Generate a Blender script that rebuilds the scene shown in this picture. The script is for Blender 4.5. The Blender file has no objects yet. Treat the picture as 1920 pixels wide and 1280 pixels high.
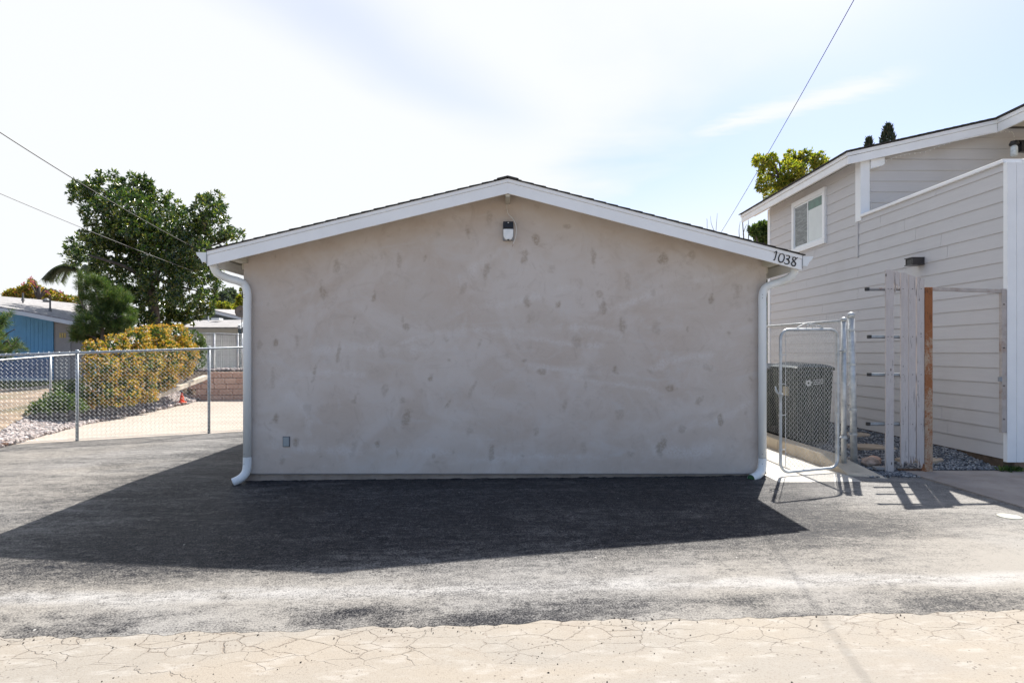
import bpy, math, random
import numpy as np
from mathutils import Vector, Matrix, noise as mnoise

R = math.radians
rnd = random.Random(11)
SC = bpy.context.scene
COL = SC.collection
F = 1100.0; CX = 950.0; CY = 660.0; CH = 1.45      # camera constants measured on the photograph (1920 px wide)

# ------------------------------------------------------------------ camera
cam = bpy.data.cameras.new('camera')
cam.sensor_width = 36.0
cam.lens = F / 1920 * 36
cam.shift_x = (960 - CX) / 1920
cam.shift_y = (CY - 640) / 1920
cam.clip_start = 0.05; cam.clip_end = 2000
co = bpy.data.objects.new('camera', cam); COL.objects.link(co)
co.location = (0, 0, CH); co.rotation_euler = (R(90), 0, 0)
SC.camera = co

# ------------------------------------------------------------------ exposure
SC.view_settings.view_transform = 'Standard'
SC.view_settings.look = 'None'
SC.view_settings.gamma = 1.0
SC.view_settings.use_curve_mapping = False
SC.view_settings.exposure = 2.02

# ------------------------------------------------------------------ sun
SX, SY = 0.362, 0.678                                # metres of shadow per metre of height (to the left, to the camera)
sd = Vector((SX, SY, 1.0)).normalized()
SUN_EL = math.asin(sd.z); SUN_AZ = math.atan2(sd.x, sd.y)
sl = bpy.data.lights.new('sun', 'SUN'); sl.energy = 2.35; sl.angle = R(0.55); sl.color = (1.0, 0.95, 0.87)
so = bpy.data.objects.new('sun', sl); COL.objects.link(so)
so.rotation_euler = sd.to_track_quat('Z', 'Y').to_euler(); so.location = (10, 20, 30)

# ------------------------------------------------------------------ node helpers
class NT:
    def __init__(s, tree):
        s.t = tree; s.n = tree.nodes; s.l = tree.links
    def node(s, kind, **kw):
        n = s.n.new(kind)
        for k, v in kw.items(): setattr(n, k, v)
        return n
    def put(s, sock, v):
        if hasattr(v, 'is_linked') or isinstance(v, bpy.types.NodeSocket): s.l.new(v, sock)
        elif isinstance(v, (tuple, list)):
            sock.default_value = tuple(v) + ((1.0,) if len(v) == 3 and len(sock.default_value) == 4 else ())
        else: sock.default_value = v
    def math(s, op, a, b=0.0, c=None, clamp=False):
        n = s.node('ShaderNodeMath', operation=op); n.use_clamp = clamp
        s.put(n.inputs[0], a); s.put(n.inputs[1], b)
        if c is not None: s.put(n.inputs[2], c)
        return n.outputs[0]
    def mix(s, f, a, b, mode='MIX'):
        n = s.node('ShaderNodeMix', data_type='RGBA'); n.blend_type = mode
        s.put(n.inputs[0], f); s.put(n.inputs[6], a); s.put(n.inputs[7], b)
        return n.outputs[2]
    def ss(s, x, lo, hi):
        n = s.node('ShaderNodeMapRange'); n.interpolation_type = 'SMOOTHSTEP'
        s.put(n.inputs[0], x); n.inputs[1].default_value = lo; n.inputs[2].default_value = hi
        n.inputs[3].default_value = 0; n.inputs[4].default_value = 1
        return n.outputs[0]
    def pos(s, scale=(1, 1, 1), loc=(0, 0, 0), out='Object'):
        tc = s.node('ShaderNodeTexCoord'); m = s.node('ShaderNodeMapping')
        s.l.new(tc.outputs[out], m.inputs[0]); m.inputs['Scale'].default_value = scale; m.inputs['Location'].default_value = loc
        return m.outputs[0]
    def noise(s, vec, scale, detail=4, rough=0.55, dist=0.0):
        n = s.node('ShaderNodeTexNoise'); s.l.new(vec, n.inputs['Vector'])
        n.inputs['Scale'].default_value = scale; n.inputs['Detail'].default_value = detail
        n.inputs['Roughness'].default_value = rough; n.inputs['Distortion'].default_value = dist
        return n.outputs[0]
    def vor(s, vec, scale, feature='F1', rand=1.0, out='Distance'):
        n = s.node('ShaderNodeTexVoronoi', feature=feature); s.l.new(vec, n.inputs['Vector'])
        n.inputs['Scale'].default_value = scale; n.inputs['Randomness'].default_value = rand
        return n.outputs[out]
    def sep(s, vec):
        n = s.node('ShaderNodeSeparateXYZ'); s.l.new(vec, n.inputs[0]); return n.outputs
    def comb(s, x, y, z):
        n = s.node('ShaderNodeCombineXYZ'); s.put(n.inputs[0], x); s.put(n.inputs[1], y); s.put(n.inputs[2], z); return n.outputs[0]
    def vadd(s, a, b, op='ADD'):
        n = s.node('ShaderNodeVectorMath', operation=op); s.put(n.inputs[0], a); s.put(n.inputs[1], b); return n.outputs[0]
    def bump(s, h, strength=0.5, dist=0.01, normal=None):
        n = s.node('ShaderNodeBump'); s.put(n.inputs['Height'], h)
        n.inputs['Strength'].default_value = strength; n.inputs['Distance'].default_value = dist
        if normal is not None: s.l.new(normal, n.inputs['Normal'])
        return n.outputs[0]

# ------------------------------------------------------------------ world: daylight sky under a thin high veil of cloud
W = bpy.data.worlds.new('World'); SC.world = W; W.use_nodes = True
w = NT(W.node_tree); w.n.clear()
sky = w.node('ShaderNodeTexSky', sky_type='NISHITA'); sky.sun_disc = False
sky.sun_elevation = SUN_EL; sky.sun_rotation = SUN_AZ
sky.air_density = 1.0; sky.dust_density = 1.2; sky.ozone_density = 1.5
tc = w.node('ShaderNodeTexCoord'); d = w.sep(tc.outputs['Generated'])
zc = w.math('MAXIMUM', d[2], 0.06)
px = w.math('DIVIDE', d[0], zc); py = w.math('DIVIDE', d[1], zc)
P2 = w.comb(px, py, 0.0)
n1 = w.noise(P2, 0.9, 5, 0.5, 0.3)
rot = w.node('ShaderNodeMapping'); w.l.new(P2, rot.inputs[0]); rot.inputs['Rotation'].default_value = (0, 0, R(-56)); rot.inputs['Scale'].default_value = (0.5, 2.4, 1)
n2 = w.noise(rot.outputs[0], 1.0, 4, 0.5, 0.3)
# veil: thick to the left of the sun, thinning to the right
vx = w.math('ADD', px, w.math('MULTIPLY', w.math('SUBTRACT', n1, 0.5), 1.6))
veil = w.math('SUBTRACT', 1.0, w.ss(vx, 0.15, 1.0))
gap = w.math('MULTIPLY', w.ss(n2, 0.56, 0.72), 0.9)
# one blue rift in the veil
a = w.math('ADD', w.math('MULTIPLY', w.math('ADD', px, 0.35), 0.83), w.math('MULTIPLY', w.math('SUBTRACT', py, 2.03), -0.555))
rift = w.math('SUBTRACT', 1.0, w.ss(w.math('ABSOLUTE', w.math('ADD', a, w.math('MULTIPLY', w.math('SUBTRACT', n1, 0.5), 0.5))), 0.0, 0.36))
b_ = w.math('ADD', w.math('MULTIPLY', w.math('ADD', px, 0.35), 0.555), w.math('MULTIPLY', w.math('SUBTRACT', py, 2.03), 0.83))
rift = w.math('MULTIPLY', rift, w.math('SUBTRACT', 1.0, w.ss(w.math('ABSOLUTE', b_), 0.3, 1.1)))
veil = w.math('MULTIPLY', veil, w.math('SUBTRACT', 1.0, w.math('MULTIPLY', rift, 0.32)))
# one feathered streak
s1 = w.math('MULTIPLY', w.math('ADD', w.math('SUBTRACT', px, 1.16), w.math('SUBTRACT', py, 2.40)), 0.7071)
s2 = w.math('MULTIPLY', w.math('SUBTRACT', w.math('SUBTRACT', px, 1.16), w.math('SUBTRACT', py, 2.40)), 0.7071)
rot2 = w.node('ShaderNodeMapping'); w.l.new(P2, rot2.inputs[0]); rot2.inputs['Rotation'].default_value = (0, 0, R(70)); rot2.inputs['Scale'].default_value = (3.0, 9.0, 1)
n3 = w.noise(rot2.outputs[0], 1.3, 6, 0.6, 0.6)
wid = w.math('ADD', w.math('ABSOLUTE', w.math('ADD', s1, 0.0)), w.math('MULTIPLY', w.math('SUBTRACT', n3, 0.5), 0.22))
streak = w.math('SUBTRACT', 1.0, w.ss(wid, 0.0, 0.15))
streak = w.math('MULTIPLY', streak, w.math('SUBTRACT', 1.0, w.ss(w.math('ABSOLUTE', w.math('ADD', s2, 0.02)), 0.25, 0.52)))
low = w.math('SUBTRACT', 1.0, w.ss(d[2], 0.10, 0.34))
tot = w.math('MAXIMUM', w.math('MAXIMUM', w.math('MULTIPLY', veil, 1.0), w.math('MULTIPLY', streak, 0.95)), w.math('MULTIPLY', low, 0.9))
tot = w.math('MULTIPLY', tot, w.math('ADD', 0.12, w.math('MULTIPLY', w.ss(d[1], -0.25, 0.35), 0.88)))
tot = w.math('ADD', w.math('MULTIPLY', tot, 0.86), 0.12, clamp=True)
hs = w.node('ShaderNodeHueSaturation'); w.l.new(sky.outputs[0], hs.inputs['Color']); hs.inputs['Saturation'].default_value = 1.3
CLOUD = (5.15, 5.28, 5.42)
skyc = w.mix(1.0, hs.outputs[0], (1.0, 0.91, 0.93), 'MULTIPLY')
mixc = w.mix(tot, skyc, CLOUD)
bg = w.node('ShaderNodeBackground'); w.l.new(mixc, bg.inputs[0]); bg.inputs[1].default_value = 0.047
wo = w.node('ShaderNodeOutputWorld'); w.l.new(bg.outputs[0], wo.inputs[0])

# ------------------------------------------------------------------ object helpers
class MB:
    """collects geometry for ONE mesh object"""
    def __init__(s): s.v = []; s.f = []; s.mi = []
    def add(s, vs, fs, m=0):
        o = len(s.v); s.v.extend([tuple(p) for p in vs]); s.f.extend([tuple(i + o for i in f) for f in fs]); s.mi.extend([m] * len(fs)); return s
    def box(s, a, b, m=0):
        (x0, y0, z0), (x1, y1, z1) = a, b
        x0, x1 = min(x0, x1), max(x0, x1); y0, y1 = min(y0, y1), max(y0, y1); z0, z1 = min(z0, z1), max(z0, z1)
        return s.add([(x0, y0, z0), (x1, y0, z0), (x1, y1, z0), (x0, y1, z0), (x0, y0, z1), (x1, y0, z1), (x1, y1, z1), (x0, y1, z1)],
                     [(0, 3, 2, 1), (4, 5, 6, 7), (0, 1, 5, 4), (1, 2, 6, 5), (2, 3, 7, 6), (3, 0, 4, 7)], m)
    def hexa(s, v8, m=0):
        return s.add(v8, [(0, 3, 2, 1), (4, 5, 6, 7), (0, 1, 5, 4), (1, 2, 6, 5), (2, 3, 7, 6), (3, 0, 4, 7)], m)
    def prism(s, poly, axis, a, b, m=0):
        """poly: 2-D outline; axis 'y' -> (x,z) extruded in y; 'x' -> (y,z); 'z' -> (x,y)"""
        n = len(poly)
        def P(p, t): return {'y': (p[0], t, p[1]), 'x': (t, p[0], p[1]), 'z': (p[0], p[1], t)}[axis]
        vs = [P(p, a) for p in poly] + [P(p, b) for p in poly]
        fs = [tuple(range(n))[::-1], tuple(range(n, 2 * n))] + [(i, (i + 1) % n, (i + 1) % n + n, i + n) for i in range(n)]
        return s.add(vs, fs, m)
    def tube(s, pts, r, n=8, caps=True, m=0, closed=False):
        pts = [Vector(p) for p in pts]
        k = len(pts); rs = r if isinstance(r, (list, tuple)) else [r] * k
        vs = []; up = None
        for i, p in enumerate(pts):
            if closed: t = (pts[(i + 1) % k] - pts[i - 1])
            else: t = pts[min(i + 1, k - 1)] - pts[max(i - 1, 0)]
            if t.length < 1e-9: t = Vector((0, 0, 1))
            t.normalize()
            if up is None:
                up = Vector((0, 0, 1)) if abs(t.z) < 0.9 else Vector((1, 0, 0))
            sde = t.cross(up)
            if sde.length < 1e-6: sde = t.orthogonal()
            sde.normalize(); up = sde.cross(t).normalized()
            for j in range(n):
                an = 2 * math.pi * j / n
                vs.append(p + (sde * math.cos(an) + up * math.sin(an)) * rs[i])
        fs = []
        for i in range(k if closed else k - 1):
            i2 = (i + 1) % k
            for j in range(n):
                fs.append((i * n + j, i * n + (j + 1) % n, i2 * n + (j + 1) % n, i2 * n + j))
        if caps and not closed:
            fs.append(tuple(range(n))[::-1]); fs.append(tuple(range((k - 1) * n, k * n)))
        return s.add(vs, fs, m)
    def lathe(s, prof, c, n=16, m=0):
        """prof: (radius, z) pairs round a vertical axis at c"""
        vs = []
        for r_, z in prof:
            for j in range(n):
                an = 2 * math.pi * j / n
                vs.append((c[0] + r_ * math.cos(an), c[1] + r_ * math.sin(an), c[2] + z))
        fs = []
        for i in range(len(prof) - 1):
            for j in range(n): fs.append((i * n + j, i * n + (j + 1) % n, (i + 1) * n + (j + 1) % n, (i + 1) * n + j))
        fs.append(tuple(range(n))[::-1]); fs.append(tuple(range((len(prof) - 1) * n, len(prof) * n)))
        return s.add(vs, fs, m)
    def grid(s, X, Y, Zf, m=0):
        """X[i][j], Y[i][j] arrays"""
        ni, nj = X.shape; vs = [(X[i, j], Y[i, j], Zf(X[i, j], Y[i, j])) for i in range(ni) for j in range(nj)]
        fs = [(i * nj + j, (i + 1) * nj + j, (i + 1) * nj + j + 1, i * nj + j + 1) for i in range(ni - 1) for j in range(nj - 1)]
        return s.add(vs, fs, m)
    def build(s, name, mats, parent=None, smooth=False, bevel=0.0, seg=1):
        me = bpy.data.meshes.new(name); me.from_pydata(s.v, [], s.f)
        if not isinstance(mats, (list, tuple)): mats = [mats]
        for x in mats: me.materials.append(x)
        if len(mats) > 1: me.polygons.foreach_set('material_index', s.mi)
        if smooth: me.polygons.foreach_set('use_smooth', [True] * len(me.polygons))
        me.update()
        o = bpy.data.objects.new(name, me); COL.objects.link(o)
        if parent: o.parent = parent; o.matrix_parent_inverse = parent.matrix_world.inverted() if parent.type != 'EMPTY' else Matrix.Translation(-parent.location)
        if bevel:
            b = o.modifiers.new('bevel', 'BEVEL'); b.width = bevel; b.segments = seg; b.limit_method = 'ANGLE'; b.angle_limit = R(40)
        return o

def tag(o, label=None, cat=None, group=None, kind=None):
    if label: o['label'] = label
    if cat: o['category'] = cat
    if group: o['group'] = group
    if kind: o['kind'] = kind
    return o
def empty(name, loc, label, cat, group=None):
    o = bpy.data.objects.new(name, None); COL.objects.link(o); o.location = loc
    o.empty_display_size = 0.2
    return tag(o, label, cat, group)
def structure(name, mb, mat, parent=None, smooth=False):
    o = mb.build(name, mat, parent, smooth)
    if not parent: o['kind'] = 'structure'
    return o
def P(x, y, Y):
    """point at depth Y seen at photograph pixel (x, y)"""
    return Vector(((x - CX) / F * Y, Y, CH + (CY - y) / F * Y))
def lerp(a, b, t): return a + (b - a) * t
def sstep(x, a, b):
    t = min(1, max(0, (x - a) / (b - a))); return t * t * (3 - 2 * t)
def curve(pts, n=6):
    """Catmull-Rom through pts"""
    p = [Vector(q) for q in pts]; p = [2 * p[0] - p[1]] + p + [2 * p[-1] - p[-2]]; out = []
    for i in range(1, len(p) - 2):
        for k in range(n):
            t = k / n
            out.append(0.5 * ((2 * p[i]) + (-p[i - 1] + p[i + 1]) * t + (2 * p[i - 1] - 5 * p[i] + 4 * p[i + 1] - p[i + 2]) * t * t + (-p[i - 1] + 3 * p[i] - 3 * p[i + 1] + p[i + 2]) * t ** 3))
    out.append(p[-2]); return out

# ------------------------------------------------------------------ materials
MATS = {}
def material(name, fn=None, color=(0.5, 0.5, 0.5), rough=0.6, metal=0.0, spec=0.5, var=0.0, vscale=6.0, bump=0.0, bscale=60.0, stretch=(1, 1, 1), grime=None, gscale=2.0, gamt=0.5):
    if name in MATS: return MATS[name]
    m = bpy.data.materials.new(name); m.use_nodes = True; MATS[name] = m
    t = NT(m.node_tree); bs = t.n['Principled BSDF']
    if fn: fn(t, bs); return m
    col = color
    v = t.pos(stretch)
    c = None
    if var:
        nz = t.noise(v, vscale, 5)
        c = t.mix(t.ss(nz, 0.3, 0.7), tuple(x * (1 - var) for x in color), tuple(min(1, x * (1 + var)) for x in color))
    if grime:
        nz2 = t.noise(v, gscale, 7, 0.65)
        c = t.mix(t.math('MULTIPLY', t.ss(nz2, 0.5, 0.72), gamt), c if c is not None else color, grime)
    t.put(bs.inputs['Base Color'], c if c is not None else color)
    bs.inputs['Roughness'].default_value = rough; bs.inputs['Metallic'].default_value = metal
    bs.inputs['Specular IOR Level'].default_value = spec
    if bump:
        t.l.new(t.bump(t.noise(v, bscale, 4), bump, 0.01), bs.inputs['Normal'])
    return m

def stucco(t, bs):
    v = t.pos()
    at = t.node('ShaderNodeAttribute', attribute_name='patch')
    lt = t.node('ShaderNodeAttribute', attribute_name='sweep')
    big = t.noise(v, 0.55, 3, 0.5, 0.6)
    mid = t.noise(t.pos((1.0, 1, 2.2)), 1.6, 8, 0.68, 1.6)
    fine = t.noise(v, 38, 4, 0.6)
    m2_ = t.noise(t.pos((1.2, 1, 1.0), (3, 0, 7)), 3.1, 9, 0.72, 2.2); m3_ = t.noise(t.pos((1.0, 1, 1.3), (9, 0, 2)), 1.1, 4, 0.6, 1.0)
    c = t.mix(t.ss(big, 0.3, 0.7), (0.54, 0.455, 0.395), (0.575, 0.51, 0.46))
    c = t.mix(t.math('MULTIPLY', t.ss(m3_, 0.42, 0.66), 0.55), c, (0.66, 0.61, 0.58))
    c = t.mix(t.math('MULTIPLY', t.ss(m2_, 0.52, 0.68), 0.40), c, (0.44, 0.37, 0.32))
    c = t.mix(t.math('MULTIPLY', t.ss(m2_, 0.46, 0.34), 0.32), c, (0.62, 0.585, 0.565))
    c = t.mix(t.math('MULTIPLY', t.ss(mid, 0.50, 0.72), 0.55), c, (0.60, 0.565, 0.545))
    c = t.mix(t.math('MULTIPLY', t.ss(mid, 0.46, 0.26), 0.55), c, (0.46, 0.40, 0.355))
    c = t.mix(t.math('MULTIPLY', lt.outputs['Fac'], t.ss(fine, 0.25, 0.65)), c, (0.69, 0.655, 0.64))
    pf = t.math('MULTIPLY', at.outputs['Fac'], t.ss(fine, 0.22, 0.6))
    c = t.mix(t.math('MULTIPLY', pf, 0.66), c, (0.29, 0.225, 0.165))
    t.put(bs.inputs['Base Color'], c)
    bs.inputs['Roughness'].default_value = 0.85
    h = t.math('ADD', t.math('MULTIPLY', t.noise(v, 90, 3), 0.5), t.math('MULTIPLY', mid, 0.8))
    t.l.new(t.bump(h, 0.35, 0.01), bs.inputs['Normal'])
M_stucco = material('stucco', stucco)
M_stucco_plain = material('stucco_plain', color=(0.33, 0.30, 0.28), rough=0.85, var=0.12, vscale=2, bump=0.3, bscale=80)
M_found = material('foundation_concrete', color=(0.30, 0.25, 0.215), rough=0.9, var=0.15, vscale=5, bump=0.5, bscale=50, grime=(0.12, 0.09, 0.07), gscale=6, gamt=0.4)
M_white = material('white_paint', color=(0.88, 0.89, 0.90), rough=0.45, var=0.03, vscale=3, bump=0.05, bscale=30)
M_white_shade = M_white
M_pipe = material('white_enamel', color=(0.80, 0.83, 0.84), rough=0.32, var=0.02, vscale=3)
M_green_inside = material('green_pipe_inside', color=(0.03, 0.11, 0.05), rough=0.6, var=0.1)
M_dark = material('black_plastic', color=(0.015, 0.015, 0.018), rough=0.4, var=0.2, vscale=20)
M_seam = material('caulk_seam', color=(0.28, 0.30, 0.33), rough=0.7, var=0.1)
M_shingle = material('dark_shingle', color=(0.045, 0.042, 0.040), rough=0.95, var=0.35, vscale=25, bump=0.6, bscale=140)
M_shingle_grey = material('grey_shingle', color=(0.30, 0.29, 0.29), rough=0.95, var=0.28, vscale=4, bump=0.5, bscale=60, stretch=(1, 4, 4))
M_cream = material('cream_soffit', color=(0.55, 0.52, 0.43), rough=0.6, var=0.05)
def frost(t, bs):
    t.put(bs.inputs['Base Color'], t.mix(t.ss(t.noise(t.pos(), 25, 3), 0.35, 0.65), (0.78, 0.81, 0.83), (0.88, 0.89, 0.90)))
    bs.inputs['Roughness'].default_value = 0.18; bs.inputs['Transmission Weight'].default_value = 0.0
M_frost = material('frosted_lens', frost)
M_plate = material('grey_cover_plate', color=(0.30, 0.34, 0.36), rough=0.5, var=0.06)
M_cable = material('white_cable', color=(0.7, 0.7, 0.68), rough=0.5, var=0.03)
M_copper = material('bare_copper', color=(0.25, 0.13, 0.07), rough=0.5, var=0.1)
def galv(t, bs):
    v = t.pos()
    s = t.vor(v, 45, out='Color')
    t.put(bs.inputs['Base Color'], t.mix(t.ss(t.noise(v, 12, 4), 0.3, 0.7), (0.42, 0.445, 0.46), (0.60, 0.62, 0.63)))
    bs.inputs['Metallic'].default_value = 0.45; t.put(bs.inputs['Roughness'], t.math('ADD', 0.33, t.math('MULTIPLY', t.noise(v, 30, 3), 0.22)))
M_galv = material('galvanised_steel', galv)
M_galv_dull = material('dull_galvanised_steel', color=(0.30, 0.335, 0.37), rough=0.42, metal=0.35, var=0.15, vscale=14)
def rusty(t, bs):
    v = t.pos((1, 1, 0.45))
    n = t.noise(v, 7, 8, 0.72, 0.8); f = t.noise(t.pos(), 60, 5, 0.7)
    z = t.sep(t.pos())[2]
    k = t.math('ADD', t.math('MULTIPLY', n, 0.75), t.math('MULTIPLY', f, 0.35))
    k = t.math('ADD', k, t.math('MULTIPLY', t.ss(z, 0.9, 2.2), 0.12))
    c = t.mix(t.ss(k, 0.50, 0.63), (0.44, 0.33, 0.24), (0.31, 0.115, 0.042))
    c = t.mix(t.ss(k, 0.68, 0.80), c, (0.10, 0.035, 0.018))
    t.put(bs.inputs['Base Color'], c); bs.inputs['Roughness'].default_value = 0.85
    t.l.new(t.bump(k, 0.5, 0.01), bs.inputs['Normal'])
M_rust = material('rusty_steel', rusty)
M_rail = material('weathered_steel_paint', color=(0.30, 0.29, 0.29), rough=0.45, var=0.15, vscale=12, grime=(0.20, 0.08, 0.04), gscale=14, gamt=0.75)
def boardmat(t, bs):
    v = t.pos((9, 9, 0.9)); oi = t.node('ShaderNodeObjectInfo')
    v = t.vadd(v, t.comb(oi.outputs['Random'], t.math('MULTIPLY', oi.outputs['Random'], 31.0), t.math('MULTIPLY', oi.outputs['Random'], 17.0)))
    g = t.noise(v, 3.5, 8, 0.7, 0.4); f = t.noise(t.pos((60, 60, 3)), 1.2, 5, 0.6)
    c = t.mix(t.ss(g, 0.3, 0.7), (0.50, 0.45, 0.43), (0.60, 0.555, 0.535))
    c = t.mix(t.math('MULTIPLY', t.ss(g, 0.55, 0.66), 0.75), c, (0.20, 0.17, 0.155))
    c = t.mix(t.math('MULTIPLY', t.ss(f, 0.62, 0.75), 0.5), c, (0.14, 0.12, 0.11))
    kn = t.vor(t.pos((12, 7, 5)), 1.0)
    c = t.mix(t.math('MULTIPLY', t.ss(kn, 0.13, 0.07), 0.85), c, (0.10, 0.08, 0.07))
    t.put(bs.inputs['Base Color'], c); bs.inputs['Roughness'].default_value = 0.85
    t.l.new(t.bump(t.math('ADD', f, g), 0.5, 0.006), bs.inputs['Normal'])
M_board = material('weathered_board', boardmat)
M_rot = material('rotten_wood', color=(0.10, 0.06, 0.04), rough=0.95, var=0.4, vscale=25, bump=0.8, bscale=60)
def sidingmat(t, bs):
    oi = t.node('ShaderNodeObjectInfo'); v = t.pos((0.5, 0.5, 8))
    v = t.vadd(v, t.comb(t.math('MULTIPLY', oi.outputs['Random'], 40.0), 0.0, 0.0))
    g = t.noise(v, 5, 6, 0.6); b = t.noise(t.pos(), 0.9, 5, 0.6, 0.5)
    c = t.mix(t.ss(g, 0.25, 0.75), (0.57, 0.555, 0.555), (0.605, 0.59, 0.59))
    c = t.mix(t.math('MULTIPLY', oi.outputs['Random'], 0.35), c, (0.55, 0.54, 0.545))
    c = t.mix(t.math('MULTIPLY', t.ss(b, 0.5, 0.75), 0.35), c, (0.49, 0.465, 0.45))
    t.put(bs.inputs['Base Color'], c); bs.inputs['Roughness'].default_value = 0.62
    t.l.new(t.bump(t.noise(t.pos((4, 4, 60)), 3, 5), 0.12, 0.006), bs.inputs['Normal'])
M_siding = material('grey_lap_siding', sidingmat)
def glassmat(t, bs):
    bs.inputs['Base Color'].default_value = (0.10, 0.12, 0.12, 1); bs.inputs['Roughness'].default_value = 0.04
    bs.inputs['Specular IOR Level'].default_value = 0.8
    n = t.noise(t.pos((1, 1, 6)), 2.2, 3, 0.5, 2.0)
    t.put(bs.inputs['Base Color'], t.mix(t.ss(n, 0.48, 0.54), (0.05, 0.06, 0.06), (0.13, 0.145, 0.145)))
M_glass = material('dark_window_glass', glassmat)
M_blind = material('white_window_blind', color=(0.66, 0.70, 0.69), rough=0.15, var=0.04, vscale=4)
M_green_glass = material('green_window_film', color=(0.06, 0.15, 0.11), rough=0.1, var=0.2)

# ---- grounds
def asphalt(t, bs):
    v = t.pos(); x, y, z = t.sep(v)
    big = t.noise(v, 0.35, 4, 0.5, 0.6)
    st = t.noise(t.pos((0.55, 1.7, 1)), 0.9, 7, 0.66, 0.9)
    st2 = t.noise(t.pos((1.1, 3.4, 1), (4, 2, 0)), 1.9, 7, 0.7, 0.6)
    fine = t.noise(v, 95, 3, 0.6); vf = t.noise(v, 260, 2, 0.5); midn = t.noise(v, 18, 5, 0.65)
    stn = t.noise(t.pos((6, 26, 1)), 1.0, 6, 0.7, 0.4)
    # dust: streaky; heavier on sunlit ground, thinner in garage shadow, with shade contrast painted in
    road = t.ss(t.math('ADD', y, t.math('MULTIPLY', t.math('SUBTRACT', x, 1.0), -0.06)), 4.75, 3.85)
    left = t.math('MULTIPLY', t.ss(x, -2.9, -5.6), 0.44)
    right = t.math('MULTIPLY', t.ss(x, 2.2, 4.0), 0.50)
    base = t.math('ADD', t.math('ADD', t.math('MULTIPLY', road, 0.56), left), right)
    dust_and_light = t.math('ADD', base, t.math('MULTIPLY', t.math('SUBTRACT', st, 0.5), 0.85))
    dust_and_light = t.math('ADD', dust_and_light, t.math('MULTIPLY', t.math('SUBTRACT', st2, 0.5), 0.8), clamp=True)
    # pale fines line blown along y = 3.8
    wob = t.math('MULTIPLY', t.math('SUBTRACT', t.noise(t.pos((0.5, 0, 0)), 1.0, 3), 0.5), 0.45)
    ln = t.math('SUBTRACT', 1.0, t.ss(t.math('ABSOLUTE', t.math('ADD', t.math('SUBTRACT', y, 3.80), wob)), 0.01, 0.15))
    ln = t.math('MULTIPLY', ln, t.ss(st2, 0.30, 0.55))
    # exposed dark aggregate just behind the ragged edge
    edge = t.math('SUBTRACT', 1.0, t.ss(t.math('ABSOLUTE', t.math('SUBTRACT', y, 3.44)), 0.04, 0.26))
    edge = t.math('MULTIPLY', edge, t.ss(t.noise(t.pos((0.6, 1, 1)), 1.4, 5, 0.6), 0.40, 0.56))
    dust_and_light = t.math('SUBTRACT', dust_and_light, t.math('MULTIPLY', edge, 0.45), clamp=True)
    dust_and_light = t.math('MAXIMUM', dust_and_light, t.math('MULTIPLY', ln, 0.55))
    # grains: pale fines fill between the stones
    gr = t.math('ADD', t.math('MULTIPLY', fine, 1.0), t.math('ADD', t.math('MULTIPLY', midn, 0.42), t.math('MULTIPLY', stn, 0.42)))
    df = t.ss(t.math('ADD', t.math('MULTIPLY', dust_and_light, 0.62), t.math('SUBTRACT', gr, 0.96)), -0.14, 0.50)
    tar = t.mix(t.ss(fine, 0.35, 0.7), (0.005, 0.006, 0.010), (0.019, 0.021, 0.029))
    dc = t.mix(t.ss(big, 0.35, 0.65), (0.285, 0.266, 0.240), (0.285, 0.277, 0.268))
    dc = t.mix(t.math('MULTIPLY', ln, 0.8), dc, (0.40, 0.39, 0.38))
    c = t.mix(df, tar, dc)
    sp = t.vor(v, 3.1); c = t.mix(t.math('MULTIPLY', t.ss(sp, 0.030, 0.018), 0.9), c, (0.5, 0.49, 0.46))
    t.put(bs.inputs['Base Color'], c)
    t.put(bs.inputs['Roughness'], t.math('ADD', 0.55, t.math('MULTIPLY', df, 0.2)))
    bs.inputs['Specular IOR Level'].default_value = 0.11
    h = t.math('ADD', t.math('MULTIPLY', fine, 0.8), t.math('MULTIPLY', midn, 0.7))
    t.l.new(t.bump(h, 0.55, 0.010), bs.inputs['Normal'])
M_asphalt = material('dusty_asphalt', asphalt)

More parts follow.
